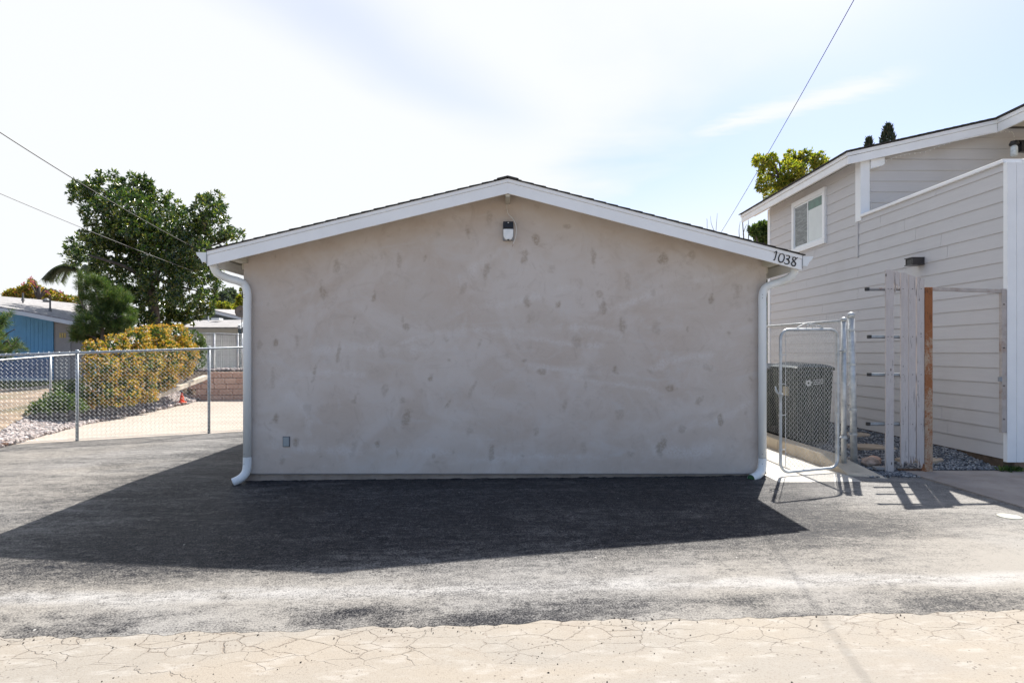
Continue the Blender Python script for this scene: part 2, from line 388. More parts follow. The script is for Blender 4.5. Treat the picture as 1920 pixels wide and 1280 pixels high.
def oldpave(t, bs):
    v = t.pos(); x, y, z = t.sep(v)
    warp = t.noise(v, 3.0, 4, 0.6)
    vv = t.vadd(t.pos((1.05, 1.9, 1)), t.comb(t.math('MULTIPLY', warp, 0.22), t.math('MULTIPLY', t.noise(v, 5, 4), 0.16), 0.0))
    ed = t.vor(vv, 5.0, 'DISTANCE_TO_EDGE')
    gate = t.math('MULTIPLY', t.ss(t.math('ADD', y, t.math('MULTIPLY', t.noise(v, 1.3, 4), 0.5)), 3.12, 3.42), 1.0)
    fine = t.noise(v, 110, 3, 0.6); cn = t.noise(v, 30, 4, 0.7)
    cr = t.math('MULTIPLY', t.ss(t.math('ADD', ed, t.math('MULTIPLY', t.math('SUBTRACT', cn, 0.5), 0.035)), 0.020, 0.002), gate)
    cr = t.math('MULTIPLY', cr, t.ss(t.noise(v, 3.4, 5, 0.7), 0.38, 0.60))
    halo = t.math('MULTIPLY', t.math('MULTIPLY', t.ss(ed, 0.07, 0.0), gate), t.math('MULTIPLY', t.ss(fine, 0.44, 0.58), t.ss(t.noise(v, 5.0, 4), 0.38, 0.6)))
    vv2 = t.vadd(t.pos((0.35, 1.2, 1)), t.comb(t.math('MULTIPLY', warp, 0.3), t.math('MULTIPLY', warp, 0.5), 0.0))
    ed2 = t.vor(vv2, 1.1, 'DISTANCE_TO_EDGE')
    cr2 = t.math('MULTIPLY', t.ss(t.math('ADD', ed2, t.math('MULTIPLY', t.math('SUBTRACT', cn, 0.5), 0.02)), 0.008, 0.001), t.math('MULTIPLY', t.ss(t.noise(v, 1.1, 4), 0.5, 0.62), 0.7))
    crack = t.math('MAXIMUM', cr, cr2)
    big = t.noise(t.pos((0.7, 1.5, 1)), 0.9, 5, 0.6, 0.5)
    c = t.mix(t.ss(big, 0.35, 0.65), (0.265, 0.243, 0.213), (0.295, 0.258, 0.212))
    c = t.mix(t.math('MULTIPLY', t.ss(fine, 0.50, 0.68), 0.45), c, (0.19, 0.155, 0.125))
    c = t.mix(t.math('MULTIPLY', t.ss(t.noise(t.pos((3, 8, 1)), 1.5, 7, 0.7), 0.50, 0.66), 0.35), c, (0.42, 0.40, 0.37))
    c = t.mix(t.math('MULTIPLY', t.ss(t.noise(v, 1.7, 6, 0.7), 0.55, 0.7), 0.3), c, (0.23, 0.19, 0.155))
    sp = t.vor(v, 26); spm = t.ss(sp, 0.20, 0.12); spg = t.ss(t.noise(v, 2.5, 5, 0.7), 0.42, 0.62)
    c = t.mix(t.math('MULTIPLY', t.math('MULTIPLY', spm, spg), 0.75), c, (0.07, 0.05, 0.04))
    c = t.mix(t.math('MULTIPLY', halo, 0.55), c, (0.16, 0.12, 0.09))
    c = t.mix(t.math('MULTIPLY', crack, t.math('ADD', 0.3, t.math('MULTIPLY', t.ss(cn, 0.4, 0.6), 0.5))), c, (0.12, 0.09, 0.07))
    t.put(bs.inputs['Base Color'], c); bs.inputs['Roughness'].default_value = 0.85
    h = t.math('SUBTRACT', t.math('MULTIPLY', fine, 0.4), t.math('MULTIPLY', crack, 2.0))
    t.l.new(t.bump(h, 0.6, 0.008), bs.inputs['Normal'])
M_oldpave = material('cracked_tan_pavement', oldpave)
def sandmat(t, bs):
    v = t.pos(); n = t.noise(t.pos((1, 2.2, 1)), 0.8, 7, 0.65, 0.6); f = t.noise(v, 60, 3)
    c = t.mix(t.ss(n, 0.35, 0.7), (0.40, 0.35, 0.30), (0.34, 0.29, 0.245))
    c = t.mix(t.math('MULTIPLY', t.ss(t.noise(t.pos((1, 2.5, 1)), 4.5, 5, 0.7), 0.62, 0.7), 0.5), c, (0.27, 0.21, 0.16))
    t.put(bs.inputs['Base Color'], c); bs.inputs['Roughness'].default_value = 0.9
    t.l.new(t.bump(t.math('ADD', f, n), 0.5, 0.01), bs.inputs['Normal'])
M_sand = material('pale_sandy_soil', sandmat)
M_dirt = material('brown_dirt', color=(0.24, 0.18, 0.13), rough=0.95, var=0.3, vscale=2.5, bump=0.8, bscale=30, grime=(0.10, 0.11, 0.04), gscale=0.5, gamt=0.6)
M_conc = material('bright_concrete', color=(0.50, 0.48, 0.44), rough=0.8, var=0.08, vscale=3, bump=0.3, bscale=80)
M_drive = material('brown_stained_concrete', color=(0.34, 0.295, 0.265), rough=0.8, var=0.14, vscale=2.2, bump=0.4, bscale=90, grime=(0.20, 0.15, 0.12), gscale=5, gamt=0.4)
M_curb = material('tan_curb_concrete', color=(0.52, 0.46, 0.37), rough=0.85, var=0.12, vscale=5, bump=0.4, bscale=60, grime=(0.22, 0.19, 0.15), gscale=7, gamt=0.4)
M_gravelbed = material('gravel_bed', color=(0.10, 0.105, 0.115), rough=0.9, var=0.4, vscale=40, bump=0.9, bscale=70)
def pebmat(t, bs):
    g = t.node('ShaderNodeNewGeometry'); r_ = t.node('ShaderNodeValToRGB'); t.l.new(g.outputs['Random Per Island'], r_.inputs[0])
    e = r_.color_ramp.elements; e[0].color = (0.06, 0.065, 0.075, 1); e[1].color = (0.46, 0.46, 0.46, 1)
    e.new(0.6).color = (0.18, 0.20, 0.23, 1)
    t.l.new(r_.outputs[0], bs.inputs['Base Color']); bs.inputs['Roughness'].default_value = 0.8
M_pebble = material('blue_grey_gravel', pebmat)
def rockmat(t, bs):
    g = t.node('ShaderNodeNewGeometry'); r_ = t.node('ShaderNodeValToRGB'); t.l.new(g.outputs['Random Per Island'], r_.inputs[0])
    e = r_.color_ramp.elements; e[0].color = (0.20, 0.17, 0.16, 1); e[1].color = (0.48, 0.43, 0.41, 1); e.new(0.5).color = (0.34, 0.29, 0.275, 1)
    n = t.noise(t.pos(), 25, 4)
    t.put(bs.inputs['Base Color'], t.mix(t.math('MULTIPLY', t.ss(n, 0.5, 0.7), 0.4), r_.outputs[0], (0.25, 0.21, 0.18))); bs.inputs['Roughness'].default_value = 0.9
M_rock = material('pinkish_grey_rock', rockmat)
M_slab = material('tan_flagstone', color=(0.42, 0.34, 0.26), rough=0.9, var=0.15, vscale=4, bump=0.5, bscale=40)
def blockmat(t, bs):
    oi = t.node('ShaderNodeObjectInfo'); n = t.noise(t.pos(), 14, 6, 0.7)
    c = t.mix(oi.outputs['Random'], (0.52, 0.32, 0.24), (0.66, 0.45, 0.35))
    t.put(bs.inputs['Base Color'], t.mix(t.math('MULTIPLY', t.ss(n, 0.45, 0.7), 0.5), c, (0.32, 0.20, 0.16))); bs.inputs['Roughness'].default_value = 0.95
    t.l.new(t.bump(n, 0.8, 0.02), bs.inputs['Normal'])
M_block = material('reddish_wall_block', blockmat)

def leafmat(name, stops, rough=0.35, trans=0.35, spec=0.5):
    def fn(t, bs):
        g = t.node('ShaderNodeNewGeometry'); r_ = t.node('ShaderNodeValToRGB'); t.l.new(g.outputs['Random Per Island'], r_.inputs[0])
        e = r_.color_ramp.elements
        e[0].position = stops[0][0]; e[0].color = (*stops[0][1], 1); e[1].position = stops[-1][0]; e[1].color = (*stops[-1][1], 1)
        for p, c in stops[1:-1]: e.new(p).color = (*c, 1)
        t.l.new(r_.outputs[0], bs.inputs['Base Color']); bs.inputs['Roughness'].default_value = rough
        bs.inputs['Specular IOR Level'].default_value = spec
        tr = t.node('ShaderNodeBsdfTranslucent'); t.l.new(t.mix(1.0, r_.outputs[0], (1.0, 1.15, 0.45), 'MULTIPLY'), tr.inputs[0])
        mx = t.node('ShaderNodeMixShader'); mx.inputs[0].default_value = trans
        t.l.new(bs.outputs[0], mx.inputs[1]); t.l.new(tr.outputs[0], mx.inputs[2])
        t.l.new(mx.outputs[0], t.n['Material Output'].inputs[0])
    return material(name, fn)
M_magn = leafmat('magnolia_leaf', [(0, (0.018, 0.042, 0.018)), (0.40, (0.04, 0.085, 0.028)), (0.72, (0.11, 0.17, 0.045)), (0.92, (0.26, 0.28, 0.06)), (1, (0.22, 0.17, 0.07))], 0.22, 0.36, 1.0)
M_pine = leafmat('pine_needle', [(0, (0.025, 0.06, 0.022)), (0.5, (0.065, 0.125, 0.035)), (0.9, (0.19, 0.24, 0.07)), (1, (0.22, 0.15, 0.07))], 0.5, 0.35)
M_orange = leafmat('orange_hedge_leaf', [(0, (0.09, 0.12, 0.02)), (0.18, (0.20, 0.22, 0.03)), (0.38, (0.58, 0.42, 0.05)), (0.62, (0.68, 0.37, 0.06)), (0.80, (0.60, 0.24, 0.07)), (0.90, (0.68, 0.45, 0.28)), (1, (0.24, 0.26, 0.05))], 0.4, 0.4)
M_yg = leafmat('yellow_green_leaf', [(0, (0.06, 0.10, 0.02)), (0.4, (0.22, 0.26, 0.04)), (0.8, (0.46, 0.42, 0.06)), (1, (0.48, 0.33, 0.06))], 0.4, 0.5)
M_vine = leafmat('ochre_vine_leaf', [(0, (0.10, 0.14, 0.03)), (0.5, (0.30, 0.28, 0.05)), (0.85, (0.50, 0.30, 0.06)), (1, (0.50, 0.16, 0.16))], 0.5, 0.45)
M_green = leafmat('fresh_green_leaf', [(0, (0.035, 0.075, 0.022)), (0.6, (0.09, 0.15, 0.035)), (1, (0.20, 0.24, 0.07))], 0.4, 0.35)
M_cyp = leafmat('cypress_leaf', [(0, (0.015, 0.03, 0.018)), (0.7, (0.035, 0.06, 0.035)), (1, (0.10, 0.07, 0.045))], 0.6, 0.15)
M_far = leafmat('distant_leaf', [(0, (0.06, 0.085, 0.075)), (1, (0.15, 0.18, 0.14))], 0.6, 0.35)
M_bark = material('grey_bark', color=(0.10, 0.085, 0.075), rough=0.95, var=0.3, vscale=8, bump=0.9, bscale=25, stretch=(1, 1, 0.3))
M_blue = material('blue_painted_wall', color=(0.12, 0.35, 0.60), rough=0.6, var=0.06, vscale=3)
M_navy = material('navy_lower_band', color=(0.05, 0.12, 0.27), rough=0.6, var=0.1, vscale=3)
M_doorgrey = material('grey_panel_paint', color=(0.27, 0.25, 0.25), rough=0.6, var=0.06, vscale=3)
M_cone = material('orange_plastic', color=(0.85, 0.10, 0.03), rough=0.5, var=0.05)
M_bin = material('dark_green_plastic', color=(0.014, 0.026, 0.018), rough=0.55, spec=0.2, var=0.2, vscale=5, bump=0.1, bscale=40)
M_bin_bounce = material('olive_bounce_plastic', color=(0.10, 0.11, 0.065), rough=0.5, var=0.15, vscale=5)  # olive tone is bounced sunlight put into the colour; assigned to no part
M_print = material('white_print', color=(0.62, 0.64, 0.64), rough=0.5, var=0.05)
M_wire = material('black_cable', color=(0.02, 0.02, 0.022), rough=0.6, var=0.1)
M_wire_grey = material('grey_cable', color=(0.13, 0.13, 0.13), rough=0.6, var=0.1)
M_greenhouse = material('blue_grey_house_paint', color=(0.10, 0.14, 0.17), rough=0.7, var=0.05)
M_tanwall = material('tan_garage_paint', color=(0.50, 0.46, 0.38), rough=0.7, var=0.04)
M_fasc = material('pale_fascia_paint', color=(0.62, 0.66, 0.70), rough=0.5, var=0.04)
M_yellow = material('brass_numeral', color=(0.55, 0.42, 0.15), rough=0.5, var=0.1)
M_grass = leafmat('grass_blade', [(0, (0.08, 0.11, 0.02)), (1, (0.24, 0.24, 0.06))], 0.6, 0.3)
M_pinkfl = leafmat('pink_bract', [(0, (0.45, 0.08, 0.20)), (1, (0.6, 0.2, 0.3))], 0.5, 0.4)

# ================================================================== GROUND
def gh(x, y):
    t = max(0.0, min(15.5, 3.5 - x)); fr = max(0.0, min(5.0, 6.85 - y))
    return -0.010 * t - 0.005 * min(t, 9) * fr
def nz(x, y, s=1.0, seed=0.0): return mnoise.noise(Vector((x * s, y * s, seed)))
XR = [(7.5, -8.1), (9.7, -8.4), (12.6, -9.2), (17.6, -9.7), (19.0, -10.1), (60, -10.1)]
def xr(y):
    if y <= XR[0][0]: return XR[0][1]
    for (a, b), (c, d_) in zip(XR, XR[1:]):
        if y <= c: return lerp(b, d_, (y - a) / (c - a))
    return XR[-1][1]
def amp(y):
    Tb = [(8, 0.12), (10, 0.15), (13, 0.38), (17, 0.78), (20, 0.95), (60, 0.95)]
    if y <= 8: return 0.12
    for (a, b), (c, d_) in zip(Tb, Tb[1:]):
        if y <= c: return lerp(b, d_, (y - a) / (c - a))
    return 0.95
def bank(x, y):
    g = gh(x, y); d_ = xr(y) - x
    r_ = amp(y) * sstep(d_, 0.0, 1.5)
    r_ = lerp(r_, min(r_, 0.5), sstep(-x, 11.5, 15.5))
    if y > 19.35: r_ = max(r_, 0.95 * (1 - sstep(-x, 11.5, 16) * 0.45))
    return g + r_ + 0.03 * nz(x, y, 1.3) * sstep(d_, 0.1, 0.6)
def fence_y(x): return 9.80 + (x + 8.4) * 0.43     # the yard fence line

gm = MB().box((-400, -300, -0.95), (400, 500, -0.40)); structure('ground', gm, M_dirt)

xs = np.concatenate([np.arange(-70, -16, 2.0), np.arange(-16, -6, 0.22), np.arange(-6, -1.9, 0.5)])
ys = np.concatenate([np.arange(8.6, 19.2, 0.2), np.array([19.30, 19.36]), np.arange(19.6, 28, 0.6), np.arange(28, 90, 4.0)])
X, Y = np.meshgrid(xs, ys, indexing='ij')
structure('planted_bank', MB().grid(X, Y, lambda x, y: bank(x, y) - 0.02), M_dirt, smooth=True)
# sandy pad between the fence and the block wall
pad = MB(); yy = np.linspace(0, 1, 40); xx = np.linspace(0, 1, 30)
X = np.zeros((30, 40)); Y = np.zeros((30, 40))
for i, a_ in enumerate(xx):
    for j, b_ in enumerate(yy):
        x_ = lerp(-10.6, -1.5, a_); ya = max(fence_y(x_) + 0.07, 8.9); Y[i, j] = lerp(ya, 19.3, b_); X[i, j] = max(x_, xr(Y[i, j]) - 0.25 - 0.001 * (29 - i))
structure('sandy_pad', pad.grid(X, Y, lambda x, y: gh(x, y) + 0.012 + 0.012 * nz(x, y, 1.1)), M_sand, smooth=True)
# yard asphalt with a ragged front edge laid over the older pavement
def asph_back(x):
    if x < -3.3: return min(fence_y(x) + 0.06 + 0.05 * nz(x, 0, 1.2, 5), 12.0)
    if x < 3.0: return 6.95
    if x < 3.99: return 6.52
    return 6.80 + 0.05 * nz(x, 0, 3, 7) if x < 4.72 else 7.05
def asph_front(x): return 3.34 + 0.06 * nz(x, 0, 1.1, 3) + 0.035 * nz(x, 0, 7, 4) + 0.02 * nz(x, 0, 25, 8)
nx, ny = 620, 80; X = np.zeros((nx, ny)); Y = np.zeros((nx, ny))
for i in range(nx):
    x_ = lerp(-14.5, 12.5, i / (nx - 1)); a_ = asph_front(x_); b_ = asph_back(x_)
    for j in range(ny): X[i, j] = x_; Y[i, j] = a_ + j * 0.03 if j < 12 else min(b_, 3.75 + (j - 12) * 0.125)
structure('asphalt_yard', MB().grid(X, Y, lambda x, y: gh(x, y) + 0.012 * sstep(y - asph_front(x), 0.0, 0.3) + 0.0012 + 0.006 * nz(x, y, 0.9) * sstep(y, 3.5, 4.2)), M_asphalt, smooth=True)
X, Y = np.meshgrid(np.linspace(-16, 13, 60), np.linspace(-12, 4.2, 40), indexing='ij')
structure('road', MB().grid(X, Y, lambda x, y: gh(x, y) - (0.0 if y < 3.7 else 0.02)), M_oldpave, smooth=True)
# the road goes on to both sides
structure('far_lane', MB().box((-60, -12, -0.36), (-16.02, 9, -0.30)).box((13.02, -12, -0.2), (60, 9, -0.03)), M_oldpave)

# concrete walkway beside the garage
wk = MB(); wk.box((3.02, 6.50, -0.06), (3.98, 13.5, 0.012)); structure('walkway', wk, M_conc)
# driveway slab at the right
dv = MB().box((4.75, 4.2, -0.05), (12.0, 7.06, 0.028)); structure('driveway_slab', dv, M_drive)
# gravel bed
gb = MB().box((4.16, 7.07, -0.2), (5.999, 13.0, 0.03)).box((4.15, 6.83, -0.2), (4.74, 7.068, 0.012)); structure('gravel_bed', gb, M_gravelbed)
def gz(x, y): return 0.030 + 0.105 * sstep(x, 4.5, 5.9) * sstep(y, 7.06, 7.9)
X, Y = np.meshgrid(np.linspace(4.16, 5.998, 24), np.linspace(7.071, 13.0, 50), indexing='ij')
structure('gravel_surface', MB().grid(X, Y, lambda x, y: gz(x, y) + 0.001), M_gravelbed)
def ico():
    p = (1 + 5 ** 0.5) / 2
    v = [(-1, p, 0), (1, p, 0), (-1, -p, 0), (1, -p, 0), (0, -1, p), (0, 1, p), (0, -1, -p), (0, 1, -p), (p, 0, -1), (p, 0, 1), (-p, 0, -1), (-p, 0, 1)]
    f = [(0, 11, 5), (0, 5, 1), (0, 1, 7), (0, 7, 10), (0, 10, 11), (1, 5, 9), (5, 11, 4), (11, 10, 2), (10, 7, 6), (7, 1, 8), (3, 9, 4), (3, 4, 2), (3, 2, 6), (3, 6, 8), (3, 8, 9), (4, 9, 5), (2, 4, 11), (6, 2, 10), (8, 6, 7), (9, 8, 1)]
    return np.array(v) / 1.9, f
ICV, ICF = ico()
OCV = np.array([(1, 0, 0), (-1, 0, 0), (0, 1, 0), (0, -1, 0), (0, 0, 1), (0, 0, -1)], float); OCF = [(0, 2, 4), (2, 1, 4), (1, 3, 4), (3, 0, 4), (2, 0, 5), (1, 2, 5), (3, 1, 5), (0, 3, 5)]
def stones(name, spots, mat, seed, octa=False, flat=0.7):
    rg = np.random.RandomState(seed); V = []; Fc = []; base = 0
    BV, BF = (OCV, OCF) if octa else (ICV, ICF)
    for (x, y, z, r_) in spots:
        q = rg.randn(3, 3); q, _ = np.linalg.qr(q)
        sc = r_ * rg.uniform(0.6, 1.15, 3)
        vv = (BV * (1 + rg.uniform(-0.22, 0.22, (len(BV), 1)))) * sc @ q
        vv[:, 2] *= flat
        vv += (x, y, z); V.extend(vv.tolist()); Fc.extend([tuple(i + base for i in f) for f in BF]); base += len(BV)
    m = MB(); m.v = V; m.f = Fc; m.mi = [0] * len(Fc)
    return m.build(name, mat)
rg = random.Random(5)
sp = []
for _ in range(15000):
    x_ = rg.uniform(4.2, 5.99); y_ = 7.08 + (rg.random() ** 1.5) * 4.6
    sp.append((x_, y_, gz(x_, y_) + 0.006 + rg.uniform(-0.005, 0.012), rg.uniform(0.010, 0.023)))
for _ in range(900):
    x_ = rg.uniform(4.16, 4.76); y_ = rg.uniform(6.80, 7.1) - 0.12 * rg.random() ** 2
    sp.append((x_, y_, 0.018 + rg.uniform(-0.003, 0.01), rg.uniform(0.008, 0.02)))
tag(stones('gravel', sp, M_pebble, 3, octa=True), 'blue grey gravel spread between the curb and the grey house', 'gravel', kind='stuff')
# loose dark crumbs on the road and the yard
sp = []
for _ in range(3600):
    x_ = rg.uniform(-5.5, 6); y_ = 2.2 + rg.random() ** 1.6 * 2.8
    if mnoise.noise(Vector((x_ * 1.1, y_ * 1.6, 4))) > rg.uniform(-0.25, 0.35) and (y_ < 3.2 or rg.random() < 0.25):
        sp.append((x_, y_, gh(x_, y_) + (0.002 if y_ < 3.3 else 0.014), rg.choice([0.0015, 0.002, 0.002, 0.002, 0.003, 0.003, 0.004, 0.006])))
for _ in range(1300):
    x_ = rg.uniform(-6, 6.2); y_ = asph_front(x_) + rg.gauss(-0.02, 0.05)
    if mnoise.noise(Vector((x_ * 2.2, 9, 4))) < rg.uniform(-0.3, 0.3): continue
    sp.append((x_, y_, gh(x_, y_) + 0.004, rg.choice([0.002, 0.002, 0.003, 0.004, 0.006])))
tag(stones('loose_crumbs', sp, material('dark_crumb', color=(0.045, 0.035, 0.03), rough=0.9, var=0.3), 4, octa=True), 'dark asphalt crumbs scattered over the cracked tan road', 'crumbs', kind='stuff')
# rock strip at the foot of the bank
sp = []
for _ in range(8000):
    y_ = 8.8 + rg.random() ** 0.9 * 10.4; wdt = lerp(0.55, 1.5, sstep(y_, 9, 16)); x_ = xr(y_) + 0.12 - rg.random() * wdt
    sp.append((x_, y_, bank(x_, y_) + 0.03 + rg.uniform(-0.01, 0.04), rg.uniform(0.028, 0.07)))
for _ in range(420):
    x_ = rg.uniform(-11.0, -6); y_ = 19.55 + rg.random() * 0.9
    sp.append((x_, y_, bank(x_, y_) + 0.03, rg.uniform(0.05, 0.10)))
tag(stones('rock_border', sp, M_rock, 6, flat=0.8), 'pinkish grey rocks heaped along the foot of the hedge bank', 'rocks', kind='stuff')
# darker stones at the fence foot, far left
sp = [(-8.3 - 0.25 * rg.random(), 9.5 + 0.35 * rg.random(), gh(-8.4, 9.5) + 0.05, rg.uniform(0.03, 0.1)) for _ in range(26)]
tag(stones('dirt_clods', sp, material('brown_clod', color=(0.20, 0.12, 0.085), rough=0.95, var=0.3), 8), 'brown dirt clods at the left foot of the yard fence', 'dirt', kind='stuff')

# ================================================================== GARAGE
WY = 6.845; RY = 6.495; WS = F / WY; RS = F / RY; GB = 13.2      # wall plane, rake plane, back
XL, XRt = (457 - CX) / WS, (1437 - CX) / WS
PKX = 0.012; PKZ = 3.374; EL = (-3.317, 2.57); ER = (3.27, 2.524)
def slope(x):
    if x < PKX: return lerp(PKZ, EL[1], (PKX - x) / (PKX - EL[0]))
    return lerp(PKZ, ER[1], (x - PKX) / (ER[0] - PKX))
g = empty('garage', (0, WY, 0), 'low grey stucco garage with white gable trim numbered 1038', 'garage')
nx, nz_ = 480, 250
zb = 0.037
V = []; pv = []; sv = []
PT7 = [(145,262,8,12,0),(437,305,14,45,-10),(375,425,16,38,5),(112,482,12,28,-20),(617,450,9,30,-15),(740,270,12,32,0),(862,275,9,25,0),(920,165,14,45,-5),(1070,140,16,28,15),(1172,70,14,35,0),(1165,320,18,50,-15),(1045,415,12,30,-20),(518,580,10,45,-18),(755,560,8,25,0),(772,600,16,18,0),(248,672,8,40,3),(145,665,14,22,0),(70,685,14,22,-20),(447,720,9,50,-5),(655,712,13,35,5),(965,665,12,22,30),(1122,680,12,28,-20),(980,755,10,15,20),(132,830,8,55,0),(333,812,9,30,-5),(320,858,5,7,0),(523,945,14,42,-20),(670,888,12,32,-20),(887,845,12,16,-30),(1095,888,12,45,-25),(975,962,8,30,-30),(305,985,18,38,15),(145,1035,20,30,-25),(752,950,10,14,0),(780,1025,18,52,-20),(1072,1090,14,42,-10),(243,1150,14,25,-15),(175,1235,14,22,-15),(362,1215,7,12,0),(520,1180,14,40,-15),(635,1160,12,18,0),(728,1195,6,22,10),(1180,1200,12,38,-8),(925,1245,12,12,0),(905,1215,8,15,0),(1000,1195,8,20,-20)]
PT8 = [(55,262,16,38,10),(180,292,20,28,20),(110,165,16,25,20),(258,110,20,12,0),(375,262,12,38,0),(533,365,11,42,10),(695,258,18,28,-25),(832,240,18,16,0),(70,450,14,35,10),(78,535,14,35,-10),(215,470,14,20,15),(400,425,12,22,-15),(423,482,13,35,0),(655,425,10,22,0),(918,438,12,32,-5),(1038,400,22,35,0),(508,575,22,38,5),(662,585,18,34,-5),(811,590,4,12,0),(305,640,30,28,-30),(55,730,16,14,0),(903,757,22,16,-15),(480,765,18,20,0),(640,780,28,10,-30),(130,780,16,12,0),(342,838,9,20,0),(725,860,20,16,-20),(240,948,11,30,-15),(858,918,16,18,10),(497,980,18,24,0),(962,995,10,34,5),(787,1055,14,32,-30),(112,1062,14,26,0),(328,1130,14,34,0),(690,1125,16,40,-10),(548,1160,22,14,-15),(50,1168,12,7,0),(1100,540,10,20,20),(1100,810,12,20,-10),(1080,970,12,24,0),(1000,600,10,12,0),(1015,1120,10,12,0)]
PT = [(460 + a_ / 2.56, 380 + b_ / 2.56, c / 2.56, d_ / 2.56, e) for a_, b_, c, d_, e in PT7] + [(960 + a_ / 2.4625, 380 + b_ / 2.4625, c / 2.4625, d_ / 2.4625, e) for a_, b_, c, d_, e in PT8]
xg = np.linspace(XL, XRt, nx); tg = np.linspace(0, 1, nz_)
top = np.array([slope(x) - 0.045 for x in xg])
GX = np.repeat(xg[:, None], nz_, 1); GZ = zb + (top[:, None] - zb) * tg[None, :]
PX = CX + GX * WS; PY = CY - (GZ - CH) * WS
nf = np.zeros_like(GX); nf2 = np.zeros_like(GX)
rs = np.random.RandomState(3)
for k in range(90):                                   # smooth band-limited wobble for ragged stain outlines
    fx, fz = rs.normal(0, 22, 2); ph = rs.uniform(0, 6.28); nf += np.sin(GX * fx + GZ * fz + ph) / 9.5
    fx, fz = rs.normal(0, 60, 2); nf2 += np.sin(GX * fx + GZ * fz + ph * 2) / 9.5
patch = np.zeros_like(GX)
for k, (cx_, cy_, hw, hh, an) in enumerate(PT):
    ca, sa = math.cos(R(-an)), math.sin(R(-an)); dx, dy = PX - cx_, PY - cy_
    u = (dx * ca + dy * sa) / (hw * 1.15); v_ = (-dx * sa + dy * ca) / (hh * 1.0)
    r_ = np.sqrt(u * u + v_ * v_) + nf * 0.32 + nf2 * 0.22
    st = (0.95, 0.6, 0.8, 0.45)[k % 4]
    patch = np.maximum(patch, np.clip((1.05 - r_) / 0.55, 0, 1) * st)
sweep = np.zeros_like(GX)
SW = [(700,655,190,10,-4),(760,640,60,6,-10),(880,620,120,8,2),(1060,690,150,7,6),(1150,720,120,6,12),(610,700,90,8,5),(1250,680,100,9,-8),(1200,560,110,8,-12),(900,500,60,12,-35),(620,840,150,10,0),(1280,840,120,16,-6),(1350,780,90,8,-20),(800,850,120,10,3),(560,760,50,20,60),(1120,620,90,8,8),(1330,520,80,7,-15),(1000,860,200,8,0),(980,560,120,9,-8),(1040,640,110,6,4)]
for (cx_, cy_, hw, hh, an) in SW:
    ca, sa = math.cos(R(an)), math.sin(R(an)); dx, dy = PX - cx_, PY - cy_
    u = (dx * ca + dy * sa) / hw; v_ = (-dx * sa + dy * ca) / hh + 1.2 * np.sin(u * 3 + cx_) * 0.5
    r_ = np.sqrt(u * u + v_ * v_) + nf * 0.35
    sweep = np.maximum(sweep, np.clip((1.1 - r_) / 1.0, 0, 1) * 0.55)
V = np.stack([GX, np.full_like(GX, WY), GZ], -1).reshape(-1, 3).tolist()
Fs = [(i * nz_ + j, (i + 1) * nz_ + j, (i + 1) * nz_ + j + 1, i * nz_ + j + 1) for i in range(nx - 1) for j in range(nz_ - 1)]
mw = MB(); mw.v = V; mw.f = Fs; mw.mi = [0] * len(Fs)
ow = mw.build('wall', M_stucco, g)
for nm, arr in (('patch', patch), ('sweep', sweep)):
    at = ow.data.attributes.new(nm, 'FLOAT', 'POINT'); at.data.foreach_set('value', arr.reshape(-1).astype(np.float32))
# side and back walls: a closed shell behind the face
sw = MB()
sw.box((XL, WY + 0.003, zb), (XL + 0.15, GB, slope(XL) - 0.05)); sw.box((XRt - 0.15, WY + 0.003, zb), (XRt, GB, slope(XRt) - 0.05))
sw.prism([(XL + 0.151, zb), (XRt - 0.151, zb), (XRt - 0.151, slope(XRt - 0.15) - 0.06), (PKX, PKZ - 0.06), (XL + 0.151, slope(XL + 0.15) - 0.06)], 'y', GB - 0.15, GB)
sw.build('side_wall', M_stucco_plain, g)
fo = MB()
npt = 240
vs = []
for i in range(npt + 1):
    x_ = lerp(XL + 0.012, XRt - 0.012, i / npt); vs += [(x_, WY + 0.012, -0.25), (x_, WY + 0.012, zb)]
fo.add(vs, [(2 * i, 2 * i + 2, 2 * i + 3, 2 * i + 1) for i in range(npt)])
fo.box((XL + 0.012, WY + 0.02, -0.25), (XRt - 0.012, GB - 0.01, zb - 0.002)); fo.build('foundation', M_found, g)
# thin metal screed at the stucco foot
MB().box((XL, WY - 0.010, zb - 0.008), (XRt, WY + 0.010, zb + 0.002)).build('stucco_stop', material('stucco_stop_metal', color=(0.22, 0.21, 0.21), rough=0.6, var=0.1), g)
# crumbly asphalt lip against the foundation
lip = MB(); vs = []
for i in range(npt + 1):
    x_ = lerp(XL - 0.1, XRt + 0.02, i / npt); b_ = gh(x_, WY); hgt = 0.016 + 0.010 * nz(x_, 1, 6) + 0.008 * nz(x_, 2, 25)
    vs += [(x_, WY - 0.06 + 0.02 * nz(x_, 3, 9), b_ + 0.008), (x_, WY + 0.008, b_ + hgt), (x_, WY + 0.011, b_ - 0.02)]
lip.add(vs, [(3 * i, 3 * i + 3, 3 * i + 4, 3 * i + 1) for i in range(npt)] + [(3 * i + 1, 3 * i + 4, 3 * i + 5, 3 * i + 2) for i in range(npt)])
structure('asphalt_lip', lip, M_asphalt)
